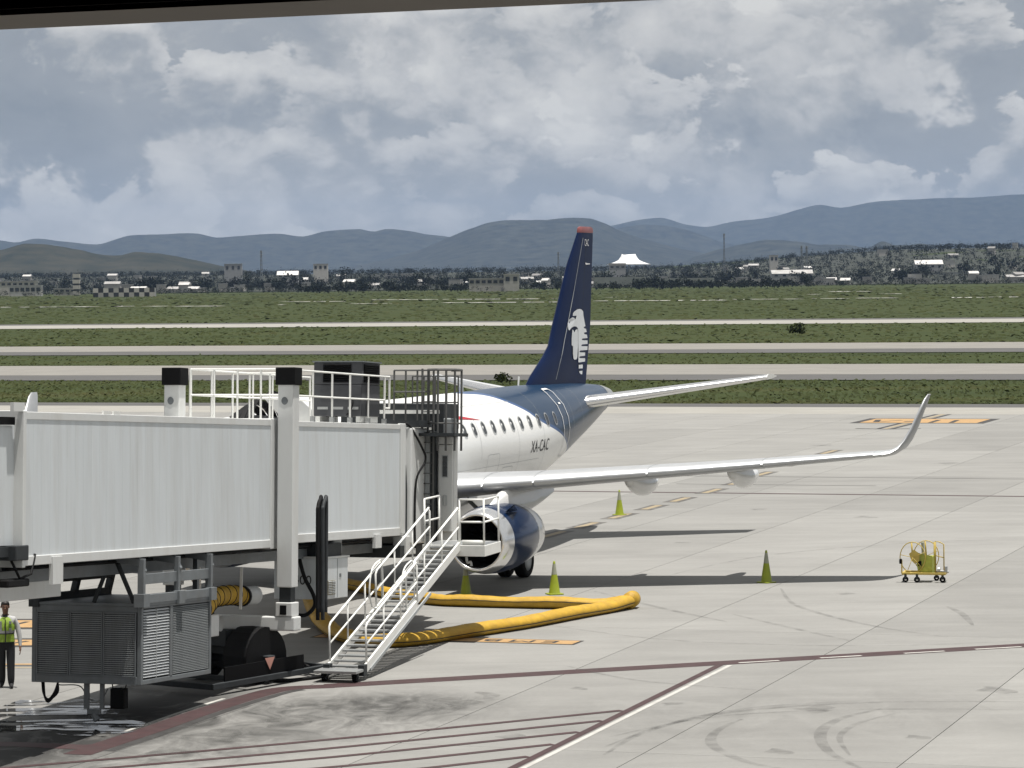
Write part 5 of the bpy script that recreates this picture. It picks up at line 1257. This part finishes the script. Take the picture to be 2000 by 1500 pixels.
    def band(z0, z1, mm, k=1.02):
        b = MB(); rr = []
        for z in (z0, z1):
            rx = float(np.interp(z, [.955, 1.0, 1.12, 1.25, 1.36, 1.43], [.185, .182, .176, .195, .192, .165])); ry = float(np.interp(z, [.955, 1.0, 1.12, 1.25, 1.36, 1.43], [.14, .138, .134, .145, .13, .105]))
            rr.append([(k * rx * math.copysign(abs(math.cos(2 * math.pi * j / 28)) ** .85, math.cos(2 * math.pi * j / 28)), -.006 + k * ry * math.sin(2 * math.pi * j / 28), z) for j in range(28)])
        b.loft(rr, cap=False).build('vest_band', mm, v_, True)
    band(1.125, 1.145, M['ink']); band(1.145, 1.20, M['galv'], 1.015); band(.955, .965, M['ink'])
    MB().box(-.010, .010, -.168, -.14, .96, 1.44).build('vest_zip', M['ink'], v_)
    for s in (-1, 1): MB().box(s * .10 - .025, s * .10 + .025, -.160, -.12, 1.20, 1.40).build('vest_band', M['galv'], v_)
    MB().box(.07, .125, -.166, -.13, 1.26, 1.34).build('vest_pocket', mat('vest_pocket_green', (.10, .2, .03), .6, var=.1), v_)
    MB().lathe([(1.46, .085), (1.51, .068), (1.53, .072)], 16, (0, -.004, 0), 'z').build('collar', M['ink'], root, True)
person()

# ------------------------------------------------------------------ hills and mountains
def hill_mat(name, a, b):
    m = bpy.data.materials.new(name); m.use_nodes = True; nt = m.node_tree; N, L = nt.nodes, nt.links; p = N['Principled BSDF']; p.inputs['Roughness'].default_value = .9; p.inputs['Specular IOR Level'].default_value = .1
    geo = N.new('ShaderNodeNewGeometry'); t = N.new('ShaderNodeTexNoise'); t.inputs['Scale'].default_value = .012; t.inputs['Detail'].default_value = 10; t.inputs['Roughness'].default_value = .7; L.new(geo.outputs['Position'], t.inputs['Vector'])
    r = N.new('ShaderNodeValToRGB'); r.color_ramp.elements[0].position = .38; r.color_ramp.elements[1].position = .62; r.color_ramp.elements[0].color = (*a, 1); r.color_ramp.elements[1].color = (*b, 1); L.new(t.outputs[0], r.inputs[0]); L.new(r.outputs[0], p.inputs['Base Color']); return m
M['hill'] = hill_mat('dry_hill', (.012, .016, .011), (.040, .038, .027))
M['mount'] = hill_mat('wooded_mountain', (.008, .012, .013), (.038, .042, .036))
def hnoise(x, s): return math.sin(x * .9 + s) * .5 + math.sin(x * 2.3 + 1.7 * s) * .28 + math.sin(x * 5.1 + 2.9 * s) * .14 + math.sin(x * 11.3 + .7 * s) * .08
def ridge(name, D, pts, depth, m, seed, rough=.03):
    us = [p[0] for p in pts]; vs = [p[1] for p in pts]; U = np.linspace(us[0], us[-1], 150); Vv = pchip(U, np.array(us, float), np.array(vs, float))
    rows = 16; verts = []
    for j in range(rows + 1):
        t = j / rows * 1.6 - 1.0            # -1 front foot, 0 crest, .6 behind
        for i, u in enumerate(U):
            c = PT(u, Vv[i], D); Hh = c.z; y = D + t * depth; x = c.x * (1 + t * depth / D * .2)
            k = (1 - abs(t)) if t < 0 else 1 - t * .8
            sh = k ** 1.25
            z = Hh * sh * (1 + rough * (hnoise(i * .22, seed) if abs(t) < .05 else 2.6 * hnoise(i * .31 + j * .9, seed + j * .13) * (1 - k) ** .5))
            verts.append((x, y, max(-2, z) if t > -1 else -3))
    n = len(U); f = [(j * n + i, j * n + i + 1, (j + 1) * n + i + 1, (j + 1) * n + i) for j in range(rows) for i in range(n - 1)]
    me = bpy.data.meshes.new(name); me.from_pydata(verts, [], f); me.materials.append(m); me.polygons.foreach_set('use_smooth', [True] * len(f)); me.update()
    o = bpy.data.objects.new(name, me); COL.objects.link(o); return struct(o)
ridge('hill', 6500, [(-420, 520), (-200, 500), (0, 489), (50, 476.5), (90, 477), (150, 487), (210, 499), (232, 500), (265, 492), (300, 494), (345, 500), (380, 508), (430, 519), (500, 532), (560, 545)], 700, M['hill'], 1, .02)
ridge('mountain', 18500, [(-300, 480), (-60, 467), (0, 470), (30, 474), (70, 465.5), (130, 472), (190, 477), (225, 468), (260, 460), (310, 458), (380, 455.5), (425, 463), (480, 460), (540, 456.5), (590, 462.5), (640, 451), (700, 447), (728, 452), (755, 446.5), (800, 451), (830, 458), (870, 462), (960, 480), (1100, 500)], 2000, M['mount'], 2, .012)
ridge('mountain', 15500, [(640, 530), (760, 505), (820, 488), (870, 466), (920, 446), (960, 434), (1010, 430), (1060, 429.5), (1105, 425), (1150, 427), (1175, 434), (1215, 453), (1270, 470), (1340, 488), (1430, 505), (1560, 525)], 2400, M['mount'], 3, .01)
ridge('mountain', 24500, [(1020, 470), (1120, 455), (1200, 440), (1240, 431), (1290, 425.5), (1345, 439), (1380, 443), (1430, 433), (1500, 426), (1560, 409), (1600, 400), (1640, 405), (1700, 395), (1800, 389), (1900, 385), (2000, 379), (2200, 372), (2400, 380)], 2600, M['mount'], 4, .008)
ridge('mountain', 19500, [(1090, 470), (1180, 452), (1230, 442), (1270, 439), (1310, 442), (1360, 456), (1420, 475), (1500, 490), (1600, 505)], 1500, M['mount'], 5, .01)
ridge('mountain', 13500, [(1330, 512), (1400, 488), (1450, 477), (1510, 468), (1560, 472), (1600, 478), (1640, 477), (1700, 486), (1760, 492), (1850, 505)], 1500, M['mount'], 6, .015)
ridge('hill', 10500, [(1640, 505), (1690, 488), (1725, 472), (1750, 479), (1800, 476), (1850, 484), (1920, 492), (2100, 500)], 900, M['mount'], 8, .02)

# ------------------------------------------------------------------ trees beyond the airfield
def leaf_mat(name, a, b, objr=True):
    m = bpy.data.materials.new(name); m.use_nodes = True; nt = m.node_tree; N, L = nt.nodes, nt.links; p = N['Principled BSDF']; p.inputs['Roughness'].default_value = .8; p.inputs['Specular IOR Level'].default_value = .1
    geo = N.new('ShaderNodeNewGeometry'); r = N.new('ShaderNodeValToRGB'); r.color_ramp.elements[0].color = (*a, 1); r.color_ramp.elements[1].color = (*b, 1); L.new(geo.outputs['Random Per Island'], r.inputs[0])
    oi = N.new('ShaderNodeObjectInfo'); h = N.new('ShaderNodeHueSaturation'); q = N.new('ShaderNodeMapRange'); L.new(oi.outputs['Random'], q.inputs[0]); q.inputs[3].default_value = .65; q.inputs[4].default_value = 1.3; L.new(q.outputs[0], h.inputs['Value']); L.new(r.outputs[0], h.inputs['Color']); L.new(h.outputs[0], p.inputs['Base Color']); return m
M['leaf'] = leaf_mat('dark_tree_leaves', (.005, .008, .006), (.015, .020, .012))
M['bark'] = mat('bark', (.06, .05, .04), .9, var=.2)
def crown_faces(rnd, H, Wd, n, lobes=5, tall=1.0):
    L_ = [(rnd.uniform(-.5, .5) * Wd, rnd.uniform(-.5, .5) * Wd, H * rnd.uniform(.45, .82), rnd.uniform(.28, .5) * Wd) for _ in range(lobes)]
    vs, fs = [], []
    for k in range(n):
        cx, cy, cz, r = rnd.choice(L_); d = Vector((rnd.gauss(0, 1), rnd.gauss(0, 1), rnd.gauss(0, 1))).normalized() * r * rnd.uniform(.55, 1.05)
        c = Vector((cx, cy, cz)) + Vector((d.x, d.y, d.z * tall)); s = rnd.uniform(.05, .13) * Wd
        a = Vector((rnd.gauss(0, 1), rnd.gauss(0, 1), rnd.gauss(0, .6))).normalized(); b = a.cross(Vector((rnd.gauss(0, 1), rnd.gauss(0, 1), rnd.gauss(0, 1)))).normalized()
        i = len(vs); vs += [c - a * s, c + b * s * .8, c + a * s * 1.1, c - b * s * .9 + a * s * .2]; fs.append((i, i + 1, i + 2, i + 3))
    return vs, fs
rnd = random.Random(11)
protos = []
for k, (H, Wd, tall) in enumerate(((8, 7, .9), (10, 7, 1.1), (6, 8, .7), (12, 5, 1.6), (9, 9, .8))):
    v, f = crown_faces(rnd, H, Wd, 190, 6, tall); cm = MB().add(v, f).mesh('crown', M['leaf'])
    tk = MB().tube([(0, 0, -.5), (.1, 0, H * .3), (.05, .1, H * .6)], [.32, .24, .12], 6)
    for a in range(3): t = 2 * math.pi * a / 3; tk.tube([(.1, 0, H * .3), (Wd * .22 * math.cos(t), Wd * .22 * math.sin(t), H * .6)], [.14, .06], 5)
    protos.append((cm, tk.mesh('trunk', M['bark'])))
def plant_tree(x, y, s, k, lab, grp):
    t = empty('tree', Matrix.Translation((x, y, float(terrain_z(x, y)) - .2)) @ Matrix.Rotation(rnd.uniform(0, 6), 4, 'Z') @ Matrix.Scale(s, 4))
    put('crown', protos[k][0], t); put('trunk', protos[k][1], t); tag(t, lab, 'tree', grp)
def spot(u, D): return PT(u, 560, D).x
for i in range(70):       # scrub belt in front of the town
    u = rnd.uniform(560, 1600); D = rnd.uniform(2000, 2250); plant_tree(spot(u, D), D, rnd.uniform(.55, 1.0), rnd.choice((0, 2, 2, 4)), 'dark bushy tree in the scrub belt before the town', 'trees of the scrub belt')
for i in range(95):
    u = rnd.uniform(-30, 2030); D = rnd.uniform(2500, 3000); plant_tree(spot(u, D), D, rnd.uniform(.9, 1.5), rnd.choice((0, 1, 1, 3, 4)), 'dark tree standing among the low houses of the town', 'trees in the town')
for u, D, s, k, lab in ((672, 3000, 1.7, 3, 'tall narrow tree rising above the town roofs left of centre'), (295, 2600, 1.6, 0, 'large dark round tree right of the checkered shed'), (1443, 3100, 1.5, 3, 'tall blocky tree above the skyline right of the tail'), (1945, 3000, 1.6, 1, 'big dark tree near the right edge of the town')):
    plant_tree(spot(u, D), D, s, k, lab, None)
def wood(name, n, D0, D1, lab, smin, smax):
    V, F = [], []
    small = [crown_faces(rnd, H, Wd, 30, 4, tall) for H, Wd, tall in ((8, 7, .9), (10, 7, 1.1), (6, 8, .7), (11, 5, 1.5))]
    for i in range(n):
        D = rnd.uniform(D0, D1); x = spot(rnd.uniform(-80, 2080), D); z = float(terrain_z(x, D)); s = rnd.uniform(smin, smax); v, f = rnd.choice(small); a = rnd.uniform(0, 6.28); c, q = math.cos(a) * s, math.sin(a) * s; o = len(V)
        V += [(x + p[0] * c - p[1] * q, D + p[0] * q + p[1] * c, z + p[2] * s) for p in v]; F += [tuple(o + k for k in ff) for ff in f]
    me = bpy.data.meshes.new(name); me.from_pydata(V, [], F); me.materials.append(M['leaf']); o = bpy.data.objects.new(name, me); COL.objects.link(o); o['kind'] = 'stuff'; tag(o, lab, 'trees')
wood('far_wood', 7000, 2550, 4400, 'mass of far dark trees covering the town', .5, 1.0)
wood('scrub', 1400, 1950, 2500, 'low dark scrub along the far side of the airfield', .25, .6)
# weeds and bushes standing in the verges
bv, bf = crown_faces(rnd, .75, 1.3, 260, 7, .8); bv = [(p[0], p[1], max(p[2], -.02)) for p in bv]; weed_me = MB().add(bv, bf).mesh('weed', M['blade'])
for u, v, s, lab in ((1555, 655, 1.7, 'largest bush in the wide grass band right of the tail'), (978, 750, .9, 'weed clump at the verge edge left of the tail')):
    o = put('bush', weed_me, None, G(u, v)); o.scale = (s, s, s); o.rotation_euler = (0, 0, u); tag(o, lab, 'bush')

# ------------------------------------------------------------------ the town
M['plaster'] = mat('pale_plaster', (.42, .40, .37), .8, var=.12, vscale=.5, objrand=.25)
M['roofwhite'] = mat('white_metal_roof', (.40, .39, .38), .5, var=.15, vscale=.15, objrand=.55, dirt=(.25, .22, .19), dscale=.25, damt=.7)
M['tent'] = mat('white_tent_fabric', (.80, .80, .80), .5, var=.04, vscale=.4)
M['roofgrey'] = mat('grey_roof', (.30, .30, .30), .7, var=.12, vscale=.4)
def house(name, u0, u1, vt, vb, D, dep, lab, wall='plaster', roof='roofwhite', cat='house', nwin=3, rh=.6, group=None, over=.3, gable=0.0):
    x0, x1 = PT(u0, vb, D).x, PT(u1, vb, D).x; zb, zt = PT(u0, vb, D).z, PT((u0 + u1) / 2, vt, D).z; w = x1 - x0
    zg = min(zb, float(terrain_z((x0 + x1) / 2, D))) - 1
    t = empty(name, Matrix.Translation(((x0 + x1) / 2, D, zg))); h = zt - zg - rh
    MB().box(-w / 2, w / 2, 0, dep, 0, h).build('wall', M[wall], t)
    if gable: MB().add([(-w / 2 - over, -over, h), (w / 2 + over, -over, h), (w / 2 + over, dep + over, h), (-w / 2 - over, dep + over, h), (-w / 2 - over, dep / 2, h + rh + gable), (w / 2 + over, dep / 2, h + rh + gable)], [(0, 1, 5, 4), (2, 3, 4, 5), (0, 4, 3), (1, 2, 5), (0, 3, 2, 1)]).build('roof', M[roof], t)
    else: MB().box(-w / 2 - over, w / 2 + over, -over, dep + over, h, h + rh).build('roof', M[roof], t)
    hh = zt - zb
    for k in range(nwin):
        xx = -w / 2 + w * (k + .5) / nwin; ww = min(1.3, w / nwin * .35)
        MB().box(xx - ww, xx + ww, -.12, .02, h - hh * .62, h - hh * .2).build('window', M['glass'], t)
    tag(t, lab, cat, group); return t
house('low_building', 916, 985, 543, 558, 2000, 10, 'long low grey building with dark openings left of the tail', 'plaster', 'roofgrey', 'building', 6, .4)
house('low_building', 984, 1014, 535, 556, 1990, 9, 'taller pale block at the right end of the low building', 'plaster', 'plaster', 'building', 2, .4)
house('hall', 1508, 1588, 532, 541, 2600, 16, 'long hall with bright white roof right of the tail', 'roofgrey', 'roofwhite', 'building', 5, 1.0, gable=2.2)
house('hall', 541, 582, 534, 540, 2700, 12, 'hall with brilliant white roof left of centre', 'roofgrey', 'roofwhite', 'building', 3, 1.4, gable=2.2)
house('hall', 1788, 1842, 512, 522, 3000, 14, 'hall with wide white roof on the slope at right', 'roofgrey', 'roofwhite', 'building', 4, 2.0, gable=2.2)
house('terminal_block', -10, 68, 549, 560, 2250, 14, 'pale long block with white roof at the far left edge', 'plaster', 'roofwhite', 'building', 7, .6)
house('terminal_block', 18, 80, 557, 575, 2150, 10, 'cream block with dark bays in front of the far left building', 'roofwhite', 'roofgrey', 'building', 6, .5)
house('low_building', 105, 148, 563, 572, 2200, 8, 'low white building beside the signal tower', 'plaster', 'roofwhite', 'building', 4, .5)
house('apartment_block', 1504, 1520, 498, 514, 3300, 10, 'grey blocky apartment house on the skyline right of the tail', 'plaster', 'roofgrey', 'building', 2, .5)
house('apartment_block', 438, 472, 515, 532, 3300, 10, 'dark grey apartment block on the skyline left of centre', 'roofgrey', 'roofgrey', 'building', 3, .5)
house('apartment_block', 612, 640, 515, 530, 3200, 10, 'brown apartment block on the skyline left of centre', 'plaster', 'roofgrey', 'building', 3, .5)
M['wallgrey'] = mat('grey_boundary_wall', (.20, .21, .20), .85, var=.15, vscale=.2)
def wall_run(u0, u1, vt, vb, D, lab):
    x0, x1 = PT(u0, vb, D).x, PT(u1, vb, D).x; z0, z1 = PT(u0, vb, D).z, PT((u0 + u1) / 2, vt, D).z
    o = MB().box(0, x1 - x0, 0, .4, 0, z1 - z0 + 2).build('boundary_wall', M['wallgrey']); o.location = (x0, D, z0 - 2); tag(o, lab, 'wall')
wall_run(1160, 1262, 541, 552, 2300, 'grey boundary wall right of the tail'); wall_run(1284, 1395, 543, 550, 2350, 'pale boundary wall behind the scrub right of the tail'); wall_run(1815, 1940, 531, 536, 2900, 'long grey wall below the town at right')
for i in range(130):
    u = rnd.uniform(-20, 2020); D = rnd.uniform(2470, 2570) if rnd.random() < .4 else rnd.uniform(2600, 3700); x = spot(u, D); z = float(terrain_z(x, D)); w = rnd.uniform(5, 13) * (1.8 if rnd.random() < .12 else 1); h = rnd.uniform(3.2, 8.5); white = rnd.random() < .36
    t = empty('house', Matrix.Translation((x, D, z - .5)) @ Matrix.Rotation(rnd.uniform(-.4, .4), 4, 'Z'))
    MB().box(-w / 2, w / 2, 0, 8, 0, h).build('wall', M['plaster'], t); (MB().add([(-w / 2 - .3, -.6, h), (w / 2 + .3, -.6, h), (w / 2 + .3, 8.3, h + .1), (-w / 2 - .3, 8.3, h + .1), (-w / 2 - .3, 4.5, h + 2.0), (w / 2 + .3, 4.5, h + 2.0)], [(0, 1, 5, 4), (2, 3, 4, 5), (0, 4, 3), (1, 2, 5), (0, 3, 2, 1)]) if white else MB().box(-w / 2 - .3, w / 2 + .3, -.4, 8.3, h, h + .5)).build('roof', M['roofwhite' if white else 'roofgrey'], t)
    tag(t, 'small pale flat roofed house among the far trees' if not white else 'small house with bright pitched roof among the far trees', 'house', 'houses in the far town' if not white else 'white roofed houses in the far town')
# checkered shed
x0 = PT(182, 580, 1850).x; x1 = PT(302, 580, 1850).x; zb = PT(240, 580, 1850).z
shed = empty('checkered_shed', Matrix.Translation((x0, 1850, 0))); tag(shed, 'low shed chequered black and white at far left of the airfield', 'shed')
pw = (x1 - x0) / 12; pm = [MB().box(0, pw, -.1, .1, 0, 2.7).mesh('panel', M['ink']), MB().box(0, pw, -.1, .1, 0, 2.7).mesh('panel', M['plaster'])]
MB().box(0, x1 - x0, .1, 8, 0, 5.3).build('body', M['roofgrey'], shed)
for i in range(12):
    for j in range(2): put('panel', pm[(i + j) % 2], shed, (i * pw, 0, j * 2.7))
# white two-peaked tent
tx = PT(1228, 518, 2700).x; tz = PT(1228, 517, 2700).z
tent = empty('marquee', Matrix.Translation((tx, 2700, tz))); tag(tent, 'brilliant white two-peaked marquee above the trees right of the tail', 'tent')
mb = MB(); n = 24; V = []
for j, (k, z) in enumerate(((1.0, 0), (.8, 1.2), (.6, 2.6), (.45, 4.2), (.34, 6.2), (.30, 8.2))): V.append([(k * 20 * math.cos(2 * math.pi * i / n) * (1 if j < 5 else 1.0), k * 11 * math.sin(2 * math.pi * i / n), z + (0 if j < 4 else 2.4 * abs(math.cos(2 * math.pi * i / n)) - 1.2)) for i in range(n)])
mb.loft(V).build('canopy', M['tent'], tent, True)
for a in range(8): t_ = 2 * math.pi * a / 8; MB().tube([(18.5 * math.cos(t_), 10 * math.sin(t_), 0), (18.5 * math.cos(t_), 10 * math.sin(t_), -9)], .25, 6).build('pole', M['midgrey'], tent)
house('low_building', 1190, 1222, 514, 522, 2680, 12, 'white roofed pavilion below the marquee', 'roofgrey', 'roofwhite', 'building', 3, 2.0)
# signal tower and masts
x = PT(149, 572, 2150).x; tw = empty('signal_tower', Matrix.Translation((x, 2150, 0))); tag(tw, 'square white banded tower at the far left of the airfield', 'tower')
zt = PT(149, 533, 2150).z
for k in range(4): MB().box(-2.4, 2.4, 0, 4, zt * (.25 * k) + .5, zt * .25 * (k + 1) - .8).build('storey', M['plaster'], tw)
MB().box(-1.9, 1.9, .4, 3.6, 0, zt - .6).build('shaft', M['ink'], tw)
def mast(u, vt, D, w, lab, cross=False):
    x = spot(u, D); z0 = float(terrain_z(x, D)); h = PT(u, vt, D).z - z0; o = MB()
    for sx, sy in ((-1, -1), (1, -1), (1, 1), (-1, 1)): o.tube([(sx * w, sy * w, 0), (sx * w * .35, sy * w * .35, h)], .22, 4)
    k = int(h / 4)
    for j in range(k):
        a, b = j / k, (j + 1) / k; s0, s1 = w * (1 - .65 * a), w * (1 - .65 * b)
        o.tube([(-s0, -s0, h * a), (s1, -s1, h * b)], .16, 4); o.tube([(s0, -s0, h * a), (-s1, -s1, h * b)], .16, 4)
    t = empty('radio_mast', Matrix.Translation((x, D, z0))); o.build('lattice', M['grey'], t)
    hd = MB(); hd.box(-1.1, 1.1, -.3, .3, h - 2.4, h - .4); hd.box(-1.4, 1.4, -.2, .2, h - 4.5, h - 3.6); hd.build('antenna', M['midgrey'], t); tag(t, lab, 'mast')
mast(511, 489, 3000, 1.3, 'dark lattice radio mast left of centre above the town'); mast(1415, 456, 3400, 1.0, 'slim lattice radio mast against the mountains right of the tail')
mast(1566, 480, 3000, 1.2, 'left one of the twin pylons on the skyline at right'); mast(1576, 480, 3000, 1.2, 'right one of the twin pylons on the skyline at right'); mast(1091, 492, 3100, 1.0, 'short lattice mast just left of the tail fin')

# ------------------------------------------------------------------ terminal window head, close above the camera
hz_ = PT(0, 58, 2.3).z
wp1, wp2 = PT(0, 58, 2.3), G(1285, 0, hz_)
wd = (wp2 - wp1).normalized(); wn = Vector((-wd.y, wd.x, 0))
WM = Matrix(((wd.x, wn.x, 0, wp1.x), (wd.y, wn.y, 0, wp1.y), (0, 0, 1, 0), (0, 0, 0, 1)))
win = empty('terminal_building', WM); tag(win, 'black window head of the terminal building across the upper left corner', 'building')
M['facade'] = mat('dark_facade_glass', (.03, .034, .037), .25, var=.1)
for nm, bx_ in (('facade', (-70, 70, -.12, .0, 0, 7.18)), ('facade', (-70, 70, -.12, .0, hz_ + .52, 14)), ('facade', (-70, -3.08, -.12, 0, 7.2, hz_ + .5)), ('facade', (3.28, 70, -.12, 0, 7.2, hz_ + .5)), ('roof', (-70, 70, -24, .6, 14.02, 14.5)), ('back_wall', (-70, 70, -24.3, -24, 0, 14)), ('floor', (-70, 70, -23.9, -.14, 6.6, 6.9)), ('end_wall', (-70.3, -70.02, -24, 0, 0, 14)), ('end_wall', (70.02, 70.3, -24, 0, 0, 14))):
    MB().box(*bx_).build(nm, M['facade'], win)
MB().box(-3.0, 3.2, -.110, -.008, hz_ + .004, hz_ + .5).build('window_head', M['winframe'], win)
MB().box(-3.0, 3.2, -.106, 0, hz_, hz_ + .003).build('head_soffit', M['winsoffit'], win)
MB().box(-3.0, 3.2, -.11, 0, 7.2, 7.75).build('window_sill', M['winframe'], win)
for xx in (-3.06, 3.2): MB().box(xx, xx + .06, -.11, 0, 7.2, hz_ + .5).build('window_jamb', M['winframe'], win)

# ------------------------------------------------------------------ air between here and the mountains
def haze():
    m = bpy.data.materials.new('haze_air'); m.use_nodes = True; nt = m.node_tree; N, L = nt.nodes, nt.links
    N.remove(N['Principled BSDF']); v = N.new('ShaderNodeVolumePrincipled'); v.inputs['Color'].default_value = (.38, .53, .80, 1); v.inputs['Density'].default_value = 2.7e-5; v.inputs['Anisotropy'].default_value = 0
    L.new(v.outputs[0], N['Material Output'].inputs['Volume'])
    o = MB().box(-15500, 15500, -450, 29500, -5, 740).build('haze', m); o['kind'] = 'stuff'; tag(o, 'bluish haze in the air before the mountains', 'haze')
haze()
